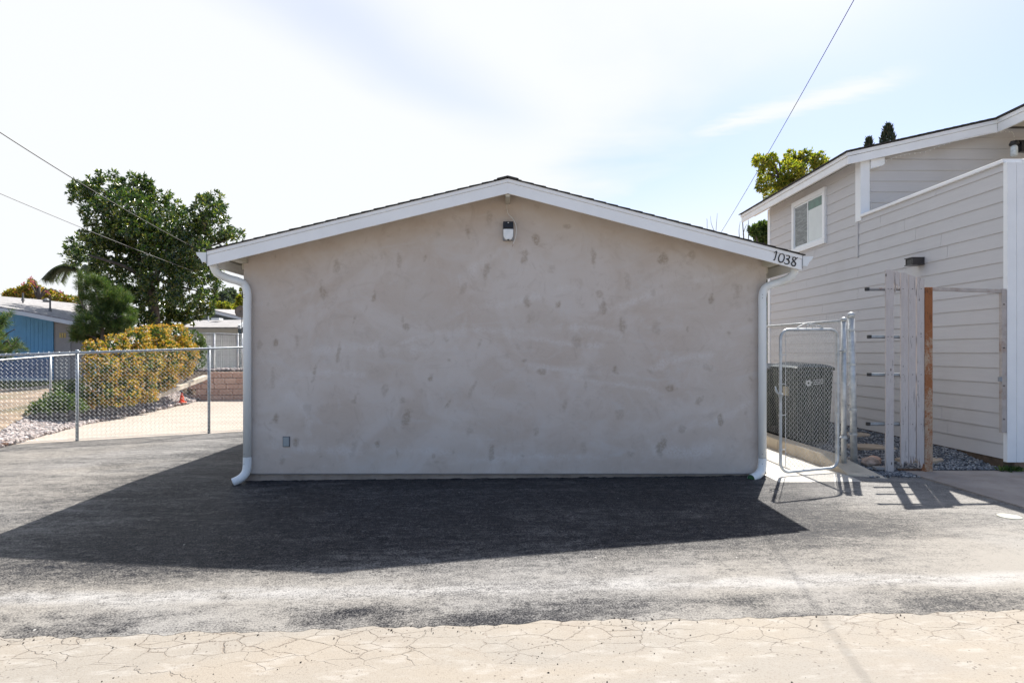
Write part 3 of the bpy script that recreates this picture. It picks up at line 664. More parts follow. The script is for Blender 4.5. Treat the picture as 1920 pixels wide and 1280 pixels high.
# roof deck (underside is the painted soffit)
for sgn, E in ((-1, EL), (1, ER)):
    a_ = (PKX, PKZ - 0.008); b_ = (E[0], E[1] - 0.008)
    poly = [a_, b_, (b_[0], b_[1] - 0.03), (a_[0], a_[1] - 0.032)]
    if sgn > 0: poly = poly[::-1]
    MB().prism(poly, 'y', RY + 0.02, GB + 0.3).build('roof_deck', M_cream, g)
    # barge board and the drip strip standing proud of it
    nrm = 1
    def bb(name, t0, t1, y0, y1, mat):
        poly = [(PKX, PKZ - t0), (E[0], E[1] - t0), (E[0], E[1] - t1), (PKX, PKZ - t1)]
        return MB().prism(poly, 'y', y0, y1).build(name, mat, g, bevel=0.002)
    bb('barge_board', 0.047, 0.168, RY, RY + 0.019, M_white)
    bb('drip_strip', 0.004, 0.045, RY - 0.008, RY + 0.018, M_white)
    # lookout block between wall and barge board
    xk = XL if sgn < 0 else XRt
    zt = slope(xk) - 0.05
    MB().box((xk - 0.05, RY + 0.02, zt - 0.095), (xk + 0.05, WY - 0.002, zt - 0.03)).build('lookout_block', M_cream, g)
    # frieze board along the eave wall
    MB().box((xk + sgn * 0.004, WY + 0.02, zt - 0.16), (xk + sgn * 0.03, GB, zt - 0.02)).build('frieze_board', M_cream, g)
    # eave fascia behind the gutter
    MB().box((E[0] - 0.002, RY + 0.021, E[1] - 0.16), (E[0] - sgn * 0.02, GB + 0.3, E[1] - 0.045)).build('eave_board', M_white, g)
    # gutter: ogee trough along the eave
    x0 = E[0] + sgn * 0.004; z1 = E[1] - 0.015
    gp = [(x0, z1), (x0, z1 - 0.10), (x0 + sgn * 0.055, z1 - 0.105), (x0 + sgn * 0.075, z1 - 0.06), (x0 + sgn * 0.11, z1 - 0.028), (x0 + sgn * 0.118, z1 - 0.002), (x0 + sgn * 0.104, z1 - 0.002), (x0 + sgn * 0.098, z1 - 0.022), (x0 + sgn * 0.07, z1 - 0.05), (x0 + sgn * 0.05, z1 - 0.095), (x0 + sgn * 0.008, z1 - 0.092), (x0 + sgn * 0.008, z1)]
    gt = MB().prism(gp, 'y', RY + 0.012, GB + 0.28).build('gutter', M_pipe, g)
    cap = [(x0 + sgn * 0.001, z1 - 0.001), (x0 + sgn * 0.001, z1 - 0.104), (x0 + sgn * 0.056, z1 - 0.109), (x0 + sgn * 0.078, z1 - 0.063), (x0 + sgn * 0.113, z1 - 0.03), (x0 + sgn * 0.121, z1 + 0.001)]
    MB().prism(cap, 'y', RY + 0.004, RY + 0.0115).build('gutter_end_cap', M_pipe, gt)
    MB().box((E[0] + sgn * 0.001, RY - 0.010, E[1] - 0.150), (E[0] + sgn * 0.0035, RY + 0.02, E[1] - 0.002)).build('caulk_line', M_seam, g)
    # shingle courses, each lapping over the one below
    L = math.hypot(E[0] - PKX, E[1] - PKZ); ux, uz = (E[0] - PKX) / L, (E[1] - PKZ) / L; nxn, nzn = -uz * sgn, abs(ux)
    if nzn < 0: nxn, nzn = -nxn, -nzn
    step = 0.137; k = 0; t_ = 0.02
    rr = random.Random(20 + sgn)
    while t_ < L + 0.0:
        t0_ = max(0.0, t_ - 0.012); t1_ = min(L + 0.028, t_ + step)
        j = rr.uniform(0, 0.004)
        def Q(t, h): return (PKX + ux * t + nxn * h, PKZ + uz * t + nzn * h)
        poly = [Q(t0_, 0.000), Q(t1_, 0.001), Q(t1_, 0.012 + j * 0.6), Q(t0_, 0.006)]
        if sgn > 0: poly = poly[::-1]
        MB().prism(poly, 'y', RY - 0.022 - rr.uniform(0, 0.006), GB + 0.3).build('shingle_course', M_shingle, g)
        t_ += step * rr.uniform(0.97, 1.03)
cp = [(PKX - 0.12, PKZ - 0.029 + 0.010), (PKX - 0.12, PKZ - 0.029 + 0.022), (PKX, PKZ + 0.022), (PKX + 0.12, PKZ - 0.031 + 0.022), (PKX + 0.12, PKZ - 0.031 + 0.010), (PKX, PKZ + 0.008)]
MB().prism(cp[::-1], 'y', RY - 0.03, GB + 0.3).build('ridge_cap', M_shingle, g)
MB().box((PKX - 0.025, RY + 0.02, PKZ - 0.2), (PKX + 0.025, WY - 0.001, PKZ - 0.06)).build('ridge_block', M_cream, g)

# downspouts
DY = WY - 0.065; dsc = F / DY
def DP(x, y, Yd=DY): return P(x, y, Yd)
lp = curve([DP(401, 488, RY + 0.12), DP(401, 500, RY + 0.12), DP(409, 513, RY + 0.16), DP(428, 522, RY + 0.22), DP(446, 527, DY - 0.04), DP(458, 534, DY), DP(463.5, 549, DY), DP(463.5, 575, DY)], 6)
ds = MB().tube(lp + [DP(463.5, 862, DY)], 0.045, 18).build('downspout', M_pipe, g, smooth=True)
el = curve([DP(463.5, 856, DY), DP(463.3, 872, DY), DP(461, 885, DY - 0.01), DP(453, 895, DY - 0.04), DP(443, 901, DY - 0.07), DP(436, 904, DY - 0.09)], 7)
rr_ = [0.047 + (0.0025 if (i % 3 == 0 and 6 < i < 34) else 0) for i in range(len(el))]
MB().tube(el, rr_, 18, caps=False).build('elbow', M_pipe, ds, smooth=True)
rp = curve([DP(1490, 498, RY + 0.12), DP(1489, 510, RY + 0.12), DP(1480, 521, RY + 0.16), DP(1462, 529, RY + 0.24), DP(1446, 534, DY - 0.03), DP(1434, 541, DY), DP(1429.5, 556, DY), DP(1429.5, 580, DY)], 6)
ds2 = MB().tube(rp + [DP(1429.5, 864, DY)], 0.045, 18).build('downspout', M_pipe, g, smooth=True)
el = curve([DP(1429.5, 858, DY), DP(1429.3, 870, DY), DP(1427, 882, DY - 0.01), DP(1421, 890, DY - 0.04), DP(1413, 895, DY - 0.08), DP(1408, 897, DY - 0.11)], 7)
rr_ = [0.047 + (0.0025 if (i % 3 == 0 and 6 < i < 34) else 0) for i in range(len(el))]
MB().tube(el, rr_, 18, caps=False).build('elbow', M_pipe, ds2, smooth=True)
MB().tube([el[-2].lerp(el[-1], 0.2), el[-1].lerp(el[-2], 0.05)], 0.0435, 16).build('pipe_lining', M_green_inside, ds2)
for D_, x_ in ((ds, 463.5), (ds2, 1429.5)):
    for yy_ in (553, 559, 850, 868):
        c = DP(x_ - 3, yy_, DY); MB().lathe([(0.0, -0.004), (0.005, -0.003), (0.005, 0.003), (0.0, 0.004)], (c.x, c.y - 0.045, c.z), 8).build('rivet', M_seam, D_)
    for yy_ in (575, 861):
        c = DP(x_, yy_, DY); MB().tube([c - Vector((0, 0, 0.004)), c + Vector((0, 0, 0.004))], 0.0475, 18, caps=False).build('pipe_joint', M_pipe, D_, smooth=True)
# pipe strap
# cover plate low on the wall
c = P(537, 827.5, WY - 0.004)
pl = MB().box((c.x - 0.040, WY - 0.010, c.z - 0.060), (c.x + 0.040, WY - 0.001, c.z + 0.060)).build('cover_plate', material('plate_gasket', color=(0.10, 0.11, 0.13), rough=0.7), g)
MB().box((c.x - 0.034, WY - 0.016, c.z - 0.054), (c.x + 0.034, WY - 0.0105, c.z + 0.054)).build('plate_face', M_plate, pl, bevel=0.002)

# house number on the barge board
dang = math.atan2(ER[1] - PKZ, ER[0] - PKX)
DG = {'1': [[(0.10, 0.80), (0.42, 1.0), (0.40, 0.6), (0.30, 0.02)], [(0.12, -0.02), (0.32, 0.04)]],
      '0': [[(0.50, 1.0), (0.20, 0.85), (0.04, 0.45), (0.14, 0.10), (0.42, 0.0), (0.70, 0.16), (0.84, 0.55), (0.74, 0.88), (0.50, 1.0)]],
      '3': [[(0.20, 0.90), (0.50, 1.0), (0.68, 0.84), (0.56, 0.64), (0.30, 0.56), (0.58, 0.48), (0.70, 0.26), (0.52, 0.04), (0.22, 0.0), (0.02, 0.10)]],
      '8': [[(0.86, 1.05), (0.60, 0.78), (0.30, 0.50), (0.08, 0.20), (0.28, 0.0), (0.58, 0.06), (0.66, 0.30), (0.44, 0.50), (0.20, 0.66), (0.20, 0.88), (0.46, 0.98), (0.66, 0.86)]]}
for ch, pxx, pyy in (('1', 1448.5, 486.8), ('0', 1458.5, 490.5), ('3', 1470, 494), ('8', 1482.5, 497.3)):
    mbd = MB(); Hh = 0.098
    base = P(pxx, pyy, RY - 0.004)
    for pl_ in DG[ch]:
        pts = curve([(q[0], 0, q[1]) for q in pl_], 5)
        pts = [(base.x + (q.x * 0.80) * Hh * math.cos(dang * 0.9) + q.z * Hh * 0.12, RY - 0.005, base.z + q.z * Hh + q.x * 0.8 * Hh * math.sin(dang * 0.9)) for q in pts]
        n_ = len(pts); mbd.tube(pts, [0.0058 * (0.75 + 0.5 * math.sin(math.pi * (i + 0.5) / n_)) for i in range(n_)], 6)
    mbd.build('number_digit', M_dark, g)

# wall light with black hood
c = P(953, 435, WY)
wl = empty('wall_light', (c.x, WY, c.z - 0.1), 'black topped wall light with frosted lens under the garage peak', 'light')
hw = 0.060
def hood_prof(x0, x1, z0, z1, dep, r=0.012):
    return MB().box((x0, WY - dep, z0), (x1, WY - 0.002, z1))
MB().box((c.x - hw - 0.003, WY - 0.03, c.z - 0.107), (c.x + hw + 0.003, WY - 0.001, c.z + 0.108)).build('backplate', M_seam, wl, bevel=0.012, seg=3)
MB().prism([(WY - 0.031, c.z + 0.020), (WY - 0.031, c.z + 0.112), (WY - 0.085, c.z + 0.105), (WY - 0.10, c.z + 0.025)], 'x', c.x - hw, c.x + hw).build('hood', M_dark, wl, bevel=0.006, seg=2)
MB().prism([(c.x - hw + 0.002, c.z + 0.018), (c.x - hw + 0.003, c.z - 0.06), (c.x - hw + 0.018, c.z - 0.095), (c.x - hw + 0.038, c.z - 0.105), (c.x + hw - 0.038, c.z - 0.105), (c.x + hw - 0.018, c.z - 0.095), (c.x + hw - 0.003, c.z - 0.06), (c.x + hw - 0.002, c.z + 0.018)], 'y', WY - 0.095, WY - 0.031).build('lens', M_frost, wl, bevel=0.008, seg=2)
MB().lathe([(0.0, -0.007), (0.008, -0.004), (0.008, 0.004), (0.0, 0.007)], (c.x, WY - 0.096, c.z + 0.088), 10).build('photocell', M_frost, wl)
MB().box((c.x - 0.012, WY - 0.100, c.z - 0.112), (c.x + 0.012, WY - 0.06, c.z - 0.103)).build('latch', M_dark, wl)
cb = curve([P(951, 379, WY - 0.005), P(950.5, 390, WY - 0.02), P(953, 401, WY - 0.04), P(960.5, 409, WY - 0.06), P(966, 418, WY - 0.10), P(968.5, 432, WY - 0.11), P(966, 447, WY - 0.09), P(962, 457, WY - 0.07)], 6)
cw = MB().tube(cb, 0.0036, 8).build('loose_cable', M_cable); tag(cw, 'loose white cable hanging over the wall light on the garage', 'cable')
MB().tube([cb[-1], P(960.5, 463, WY - 0.065)], 0.002, 6).build('bare_end', M_copper, cw)

# ================================================================== GREY TWO-STOREY HOUSE (right)
HX = 6.00
h = empty('grey_house', (HX, 8, 0), 'grey lap sided two storey house with white trim and balcony wall', 'house')
YN, YM, YF = 7.06, 10.0, 13.41; CAPZ = 3.767
H0 = 0.165; CO = 0.1825
def lap(x0, y0, y1, z0, z1):
    """one clapboard on the side wall: thicker at its lower edge"""
    return MB().hexa([(x0 - 0.004 - 0.014, y0, z0), (x0 + 0.01, y0, z0), (x0 + 0.01, y1, z0), (x0 - 0.004 - 0.014, y1, z0),
                      (x0 - 0.006, y0, z1 + 0.006), (x0 + 0.01, y0, z1 + 0.006), (x0 + 0.01, y1, z1 + 0.006), (x0 - 0.006, y1, z1 + 0.006)])
rr = random.Random(9)
k = 0; z0 = H0
while z0 < 4.70:
    z1 = min(z0 + CO, 4.708)
    spans = []
    if z0 < CAPZ - 0.06: spans.append((YN, YM, min(z1, CAPZ - 0.047)))
    spans.append((YM, YF - 0.002, z1))
    if len(spans) == 2 and spans[0][2] == z1 and k % 2: spans = [(YN, YF - 0.002, z1)]
    for s0, s1, zt in spans:
        cuts = [s0]; y_ = s0 + rr.uniform(0.9, 2.4)
        while y_ < s1 - 0.6: cuts.append(y_); y_ += rr.uniform(2.4, 3.4)
        cuts.append(s1)
        for a_, b_ in zip(cuts, cuts[1:]):
            lap(HX, a_ + 0.0022, b_ - 0.0022, z0, zt).build('siding_board', M_siding, h)
    z0 += CO; k += 1
# balcony body + shell of the house
sh = MB()
sh.box((HX + 0.012, YN + 0.02, H0), (HX + 0.14, YM, CAPZ - 0.05))
sh.box((HX + 0.012, YM + 0.03, H0), (HX + 0.14, YF, 4.717)); sh.box((HX + 0.012, YF - 0.12, H0), (12.7, YF + 0.0, 4.717)); 
sh.build('wall_core', M_stucco_plain, h)
MB().box((HX - 0.005, YN + 0.02, -0.2), (HX + 0.13, YF, H0 - 0.002)).build('foundation', material('brown_foundation', color=(0.12, 0.085, 0.06), rough=0.95, var=0.3, vscale=6, bump=0.6, bscale=40), h)
MB().box((HX + 0.15, YN + 0.05, 2.76), (11.5, YM + 0.02, 2.84)).build('balcony_floor', M_cream, h)
# balcony cap and near corner post
MB().box((HX - 0.045, YN - 0.02, CAPZ - 0.045), (HX + 0.19, YM - 0.11, CAPZ)).build('balcony_cap', M_white, h, bevel=0.004)
for a_, b_ in ((HX - 0.026, HX + 0.085), (HX + 0.088, HX + 0.178)):
    MB().box((a_, YN - 0.06, 0.135), (b_, YN + 0.0, CAPZ - 0.047)).build('corner_trim', M_white, h, bevel=0.003)
# front wall of the house beyond the trim, partly in frame
z0 = H0
while z0 < 3.62:
    MB().hexa([(HX + 0.181, YN - 0.03, z0), (HX + 3.2, YN - 0.03, z0), (HX + 3.2, YN + 0.01, z0), (HX + 0.181, YN + 0.01, z0),
               (HX + 0.181, YN - 0.012, min(z0 + CO, CAPZ - 0.06)), (HX + 3.2, YN - 0.012, min(z0 + CO, CAPZ - 0.06)), (HX + 3.2, YN + 0.01, min(z0 + CO, CAPZ - 0.06)), (HX + 0.181, YN + 0.01, min(z0 + CO, CAPZ - 0.06))]).build('siding_board', M_siding, h)
    z0 += CO
MB().box((HX + 0.192, YN - 0.06, CAPZ - 0.045), (HX + 3.2, YN + 0.12, CAPZ - 0.001)).build('balcony_cap', M_white, h, bevel=0.004)
# wall under the rake: courses facing the camera
BWY = YM + 0.02
z0 = H0 + 14 * CO
RKX0, RKZ0 = 5.70, 4.753; RKX1, RKZ1 = 8.20, 5.337
while z0 < 5.25:
    z1 = z0 + CO; x0 = HX + 0.13
    # keep each course below the rake
    zr = lambda x: RKZ0 + (x - RKX0) * (RKZ1 - RKZ0) / (RKX1 - RKX0) - 0.10
    xa = x0
    if zr(x0) < z0: xa = RKX0 + (z0 + 0.10 - RKZ0) * (RKX1 - RKX0) / (RKZ1 - RKZ0) + 0.02
    if xa < 11.2:
        ztop = z1 + 0.004
        pts = [(xa, z0), (11.3, z0), (11.3, min(ztop, 5.26))]
        xb = RKX0 + (min(ztop, 5.26) + 0.10 - RKZ0) * (RKX1 - RKX0) / (RKZ1 - RKZ0)
        if xb > xa: pts += [(xb, min(ztop, 5.26)), (xa, max(z0 + 0.002, min(zr(xa), ztop)))]
        else: pts += [(xa, min(ztop, 5.26))]
        o_ = MB(); n = len(pts)
        v1 = [(p[0], BWY - (0.020 if abs(p[1] - z0) < 1e-6 else 0.008), p[1]) for p in pts]; v2 = [(p[0], BWY + 0.01, p[1]) for p in pts]
        o_.add(v1 + v2, [tuple(range(n)), tuple(range(n, 2 * n))[::-1]] + [(i, i + n, (i + 1) % n + n, (i + 1) % n) for i in range(n)])
        o_.build('siding_board', M_siding, h)
    z0 += CO
MB().prism([(HX + 0.145, 2.85), (11.5, 2.85), (11.5, 5.2), (8.1, 5.2), (HX + 0.145, 4.70)], 'y', BWY + 0.012, BWY + 0.12).build('wall_core', M_stucco_plain, h)
# white corner post of the upper wall, with the beam stub over it
MB().box((HX - 0.03, YM - 0.105, CAPZ - 0.10), (HX + 0.125, YM + 0.05, 4.70)).build('corner_trim', M_white, h, bevel=0.003)
MB().box((HX - 0.028, YM - 0.02, CAPZ - 0.7), (HX - 0.012, YM + 0.05, CAPZ - 0.11)).build('trim_strip', M_siding, h)
MB().prism([(HX + 0.127, 4.537), (HX + 0.33, 4.59), (HX + 0.36, 4.617), (HX + 0.36, 4.726), (HX + 0.127, 4.69)], 'y', 9.865, YM - 0.004).build('beam_stub', M_white, h, bevel=0.003)
MB().box((HX - 0.024, YF - 0.09, 0.135), (HX + 0.12, YF + 0.03, 4.70)).build('corner_trim', M_white, h, bevel=0.003)
# roof: horizontal eave, rake across, higher eave coming towards the camera
EX = 5.70; EZ = 4.78; RKY = 9.83; FD = 0.215
MB().box((EX, RKY + 0.002, EZ - FD + 0.03), (EX + 0.035, 14.25, EZ - 0.065)).build('eave_board', M_white, h, bevel=0.003)
MB().box((EX - 0.02, RKY - 0.005, EZ - 0.062), (EX + 0.03, 14.26, EZ)).build('drip_strip', M_white, h, bevel=0.003)
MB().box((EX + 0.036, RKY + 0.04, EZ - 0.05), (HX + 0.01, 14.2, EZ - 0.035)).build('soffit', M_white, h)
RX1, RZ1 = 8.20, 5.337
MB().prism([(EX + 0.0, EZ - 0.065), (EX + 0.0, EZ - FD + 0.02), (RX1, RZ1 - FD - 0.0), (RX1, RZ1 - 0.07)], 'y', RKY - 0.03, RKY).build('barge_board', M_white, h, bevel=0.003)
MB().prism([(EX - 0.022, EZ - 0.002), (EX - 0.02, EZ - 0.062), (RX1, RZ1 - 0.067), (RX1, RZ1 - 0.004)], 'y', RKY - 0.045, RKY - 0.006).build('drip_strip', M_white, h, bevel=0.003)
MB().box((RX1 - 0.0, 4.95, RZ1 - FD), (RX1 + 0.035, RKY - 0.031, RZ1 - 0.07)).build('eave_board', M_white, h, bevel=0.003)
MB().box((RX1 - 0.02, 4.95, RZ1 - 0.068), (RX1 + 0.03, RKY - 0.046, RZ1 - 0.002)).build('drip_strip', M_white, h, bevel=0.003)
MB().box((RX1 + 0.036, 4.95, RZ1 - 0.12), (11.8, RKY - 0.03, RZ1 - 0.10)).build('soffit', M_cream, h)
k_ = (RZ1 - EZ) / (RX1 - EX)
MB().prism([(EX - 0.05, EZ + 0.003 - 0.0), (RX1 + 3.5, EZ + k_ * (RX1 + 3.5 - EX) + 0.003), (RX1 + 3.5, EZ + k_ * (RX1 + 3.5 - EX) + 0.030), (EX - 0.05, EZ + 0.022)], 'y', RKY - 0.07, 14.3).build('roof', M_shingle, h)
MB().prism([(RX1 - 0.05, RZ1 + 0.003), (RX1 + 3.5, RZ1 + k_ * 3.5), (RX1 + 3.5, RZ1 + k_ * 3.5 + 0.045), (RX1 - 0.05, RZ1 + 0.028)], 'y', 4.90, RKY - 0.072).build('roof', M_shingle, h)
# shingle edges on the rake, each course proud of the last
t_ = 0.0
while t_ < 2.45:
    xa = EX + t_; xb = xa + 0.145; za = EZ + k_ * (xa - EX); zb2 = EZ + k_ * (xb - EX)
    MB().prism([(xa, za + 0.020), (xb, zb2 + 0.020), (xb, zb2 + 0.026), (xa, za + 0.032)], 'y', RKY - 0.085, RKY + 0.3).build('shingle_course', M_shingle, h)
    t_ += 0.143
# window
wy0, wy1 = (HX - 0.03) * F / (1548 - CX), (HX - 0.03) * F / (1486 - CX)
wz0 = CH + (CY - 455.5) * wy0 / F; wz1 = CH + (CY - 350) * wy0 / F
win = MB().box((HX - 0.055, wy0, wz1 - 0.09), (HX + 0.0, wy1, wz1)).box((HX - 0.055, wy0, wz0), (HX + 0.0, wy1, wz0 + 0.09)).box((HX - 0.054, wy0 + 0.0, wz0 + 0.091), (HX, wy0 + 0.085, wz1 - 0.091)).box((HX - 0.054, wy1 - 0.085, wz0 + 0.091), (HX, wy1, wz1 - 0.091)).build('window', M_white, h)
a0, a1, b0, b1 = wy0 + 0.085, wy1 - 0.085, wz0 + 0.091, wz1 - 0.091; mid = (a0 + a1) / 2
for (q0, q1, xx_) in ((a0, mid + 0.02, -0.038), (mid - 0.02, a1, -0.030)):
    MB().box((HX + xx_, q0, b0), (HX + xx_ + 0.006, q0 + 0.032, b1)).box((HX + xx_, q1 - 0.032, b0), (HX + xx_ + 0.006, q1, b1)).box((HX + xx_, q0 + 0.0325, b0), (HX + xx_ + 0.006, q1 - 0.0325, b0 + 0.035)).box((HX + xx_, q0 + 0.0325, b1 - 0.035), (HX + xx_ + 0.006, q1 - 0.0325, b1)).build('sash', M_pipe, win)
MB().box((HX - 0.033, a0 + 0.033, b0 + 0.036), (HX - 0.0315, mid - 0.013, b1 - 0.21)).build('window_blind', M_blind, win)
MB().box((HX - 0.033, a0 + 0.033, b1 - 0.208), (HX - 0.0315, mid - 0.013, b1 - 0.036)).build('pane', M_green_glass, win)
MB().box((HX - 0.027, mid + 0.013, b0 + 0.036), (HX - 0.0255, a1 - 0.033, b1 - 0.036)).build('pane', M_glass, win)
# box wall light
bl = empty('box_light', (HX - 0.02, 8.47, 2.70), 'dark bronze rectangular box light on the grey siding', 'light')
za, zb3 = 2.70, 2.811
MB().box((5.797, 8.40, zb3 - 0.012), (5.984, 8.555, zb3)).box((5.797, 8.40, za), (5.984, 8.555, za + 0.012)).box((5.815, 8.40, za + 0.0125), (5.984, 8.411, zb3 - 0.0125)).box((5.815, 8.544, za + 0.0125), (5.984, 8.555, zb3 - 0.0125)).box((5.797, 8.40, za + 0.0122), (5.806, 8.407, zb3 - 0.0122)).build('housing', material('dark_bronze', color=(0.045, 0.04, 0.042), rough=0.35, var=0.1), bl)
MB().box((5.82, 8.4115, za + 0.013), (5.83, 8.5435, zb3 - 0.013)).build('lens', M_dark, bl)
# jar lantern on a black bracket near the top right
jl = empty('jar_lantern', (8.36, 9.7, 4.75), 'clear jar lantern on a black arm above the balcony', 'light')
c = P(1901.5, 281, 9.6)
MB().lathe([(0.02, -0.11), (0.046, -0.10), (0.05, -0.06), (0.05, 0.04), (0.038, 0.065), (0.028, 0.075)], c, 16).build('jar', material('jar_glass', color=(0.7, 0.75, 0.76), rough=0.08, var=0.15, vscale=15), jl, smooth=True)
MB().lathe([(0.065, 0.075), (0.07, 0.10), (0.05, 0.14), (0.015, 0.15)], c, 16).build('lid', M_dark, jl)
MB().box((c.x - 0.0, c.y - 0.03, c.z + 0.12), (c.x + 0.16, c.y + 0.03, c.z + 0.15)).build('arm', M_dark, jl)
MB().box((c.x + 0.08, c.y - 0.05, c.z - 0.04), (c.x + 0.5, c.y + 0.03, c.z + 0.119)).build('mount_block', M_dark, jl)
# string lights under the rake
sl_ = empty('string_lights', (8, 10.8, 5), 'string of tiny white lights looped under the grey house roof edge', 'string lights')
pts = []
xs_ = [(1652, 303), (1680, 292), (1705, 286), (1735, 282), (1760, 272), (1790, 262), (1818, 255), (1846, 249), (1868, 246), (1892, 244), (1900, 248), (1902, 266)]
pts = curve([P(a_, b_ + 2, 9.78) for a_, b_ in xs_], 6)
MB().tube(pts, 0.0022, 4).build('cord', M_cable, sl_)
pts2 = curve([P(a_, b_, 9.96) for a_, b_ in ((1631, 322), (1629, 340), (1633, 355), (1630, 370), (1634, 385), (1632, 394))], 6)
MB().tube(pts2, 0.0022, 4).build('cord', M_cable, sl_)
bm = MB()
for q in pts[::2] + pts2[::2]:
    bm.lathe([(0.0, -0.012), (0.006, -0.008), (0.007, 0.0), (0.0, 0.006)], q - Vector((0, 0.006, 0.01)), 6)
tag(bm.build('bulbs', material('bulb_white', color=(0.8, 0.8, 0.75), rough=0.3), sl_), kind='stuff')

# ================================================================== CURB, GATE, CHAIN LINK ALONG THE GRAVEL
cbm = MB(); 
for (q0, q1) in ((7.42, 8.6), (8.604, 9.9), (9.904, 11.2), (11.204, 12.8)):
    pass
cur = empty('curb', (4.07, 7.4, 0), 'low tan concrete curb between the walkway and the gravel', 'curb')
for (q0, q1) in ((7.42, 8.6), (8.605, 9.9), (9.905, 11.2), (11.205, 12.8)):
    MB().box((3.97, q0, -0.05), (4.17, q1, 0.17)).build('curb_length', M_curb, cur, bevel=0.012, seg=2)
MB().hexa([(3.97, 6.86, -0.05), (4.36, 6.62, -0.05), (4.19, 7.418, -0.05), (3.97, 7.418, -0.05), (3.99, 6.86, 0.03), (4.34, 6.64, 0.012), (4.17, 7.418, 0.17), (3.975, 7.418, 0.168)]).build('curb_nose', M_curb, cur, bevel=0.01, seg=2)

def chainlink(A, B, z0, z1, top0, top1, pitch=0.067, r=0.0019, barbs=True, wob=0.0, base0=None, base1=None):
    """woven zigzag wires between points A and B (x,y); bottom z0->z1, top top0->top1"""
    A = Vector(A); B = Vector(B); L = (B - A).length; u = (B - A) / L; nrm = Vector((-u.y, u.x)); m = MB()
    h2 = pitch / 2; n = int(L / h2)
    for i in range(n):
        t = i * h2
        zb_ = lerp(z0, z1, t / L); zt_ = lerp(top0, top1, t / L)
        pts = []; k = 0; z = zb_
        while z < zt_ + 1e-6:
            odd = (k + i) % 2
            q = A + u * min(L, t + (h2 if odd else 0.0)); dd = 0.003 if k % 2 else -0.003
            pts.append((q.x + nrm.x * dd, q.y + nrm.y * dd, z)); k += 1; z += h2
        if barbs and i % 2 == 0:
            lx, ly, lz = pts[-1]; s_ = -0.010 if (k + i) % 2 else 0.010
            pts.append((lx + u.x * s_, ly + u.y * s_, lz + 0.036))
        m.tube(pts, r, 3, caps=False)
    return m

# yard fence at the left
yf = empty('yard_fence', (-6.6, 10.6, -0.1), 'long galvanised chain link fence along the back of the asphalt yard', 'fence')
FA = Vector((-9.6, 9.30)); FB = Vector((-4.3, 11.50))
def fpt(x): return Vector((x, fence_y(x)))
posts = [P(145, 823, 10.24), P(392, 808, 11.05)]
px_ = [posts[0].x, posts[1].x]; dxp = px_[1] - px_[0]
allp = [px_[0] - dxp, px_[0], px_[1], px_[1] + dxp]
RZ0 = CH + (CY - 665) * 9.8 / F; RZ1_ = CH + (CY - 651.5) * 11.3 / F
def rail_z(x): return lerp(1.405, 1.538, (x + 8.4) / 3.3)
for x_ in allp:
    y_ = fence_y(x_); b_ = gh(x_, y_)
    MB().tube([(x_, y_ + 0.045, b_ - 0.1), (x_, y_ + 0.045, rail_z(x_) + 0.01)], 0.025, 12).lathe([(0.031, 0), (0.031, 0.03), (0.02, 0.045), (0.0, 0.05)], (x_, y_ + 0.045, rail_z(x_) + 0.005), 12).build('post', M_galv_dull, yf, smooth=True)
xe0, xe1 = allp[0] - 0.3, allp[3] + 0.2
MB().tube([(xe0, fence_y(xe0) + 0.012, rail_z(xe0)), (px_[0], fence_y(px_[0]) + 0.012, rail_z(px_[0]) - 0.004), (xe1, fence_y(xe1) + 0.012, rail_z(xe1))], 0.021, 12).build('top_rail', M_galv_dull, yf, smooth=True)
chainlink((xe0, fence_y(xe0) - 0.012), (xe1, fence_y(xe1) - 0.012), gh(xe0, 9.5) + 0.02, gh(xe1, 11) + 0.02, rail_z(xe0) + 0.012, rail_z(xe1) + 0.012, 0.068, 0.0022).build('chain_link_mesh', M_galv, yf)
tw = MB()
x_ = xe0 + 0.1
while x_ < xe1:
    y_ = fence_y(x_); z_ = rail_z(x_)
    tw.tube([(x_ + 0.006 * 0, y_ + 0.012 + 0.026 * math.cos(a_), z_ + 0.026 * math.sin(a_)) if False else (x_ + 0.012 * a_ / 6.28, y_ + 0.012 + 0.025 * math.cos(a_), z_ + 0.025 * math.sin(a_)) for a_ in [6.28 * k / 10 for k in range(11)]], 0.0025, 4)
    x_ += 0.134
tag(tw.build('wire_ties', M_galv, yf), kind='stuff')
tw2 = MB().tube([(xe0, fence_y(xe0) - 0.01, gh(xe0, 10) + 0.05), (xe1, fence_y(xe1) - 0.01, gh(xe1, 11) + 0.05)], 0.003, 5).build('tension_wire', M_galv, yf)

# lower fence on the bank at the left
bf = empty('bank_fence', (-10.2, 13.5, 0.3), 'older thin railed chain link fence on the bank before the orange hedge', 'fence')
BP = [(-10.72, 11.6, 1.24), (-10.42, 13.4, 1.36), (-9.98, 15.2, 1.46)]
for x_, y_, zt in BP:
    MB().tube([(x_, y_, bank(x_, y_) - 0.1), (x_, y_, zt)], 0.024, 10).build('post', M_galv, bf, smooth=True)
MB().tube([(-10.9, 10.5, 1.18)] + BP, 0.017, 8).build('top_rail', M_galv, bf, smooth=True)
for (a_, b_) in zip([(-10.9, 10.5, 1.18)] + BP[:-1], BP):
    chainlink(a_[:2], b_[:2], bank(*a_[:2]) + 0.03, bank(*b_[:2]) + 0.03, a_[2], b_[2], 0.072, 0.0013).build('chain_link_mesh', M_galv, bf)
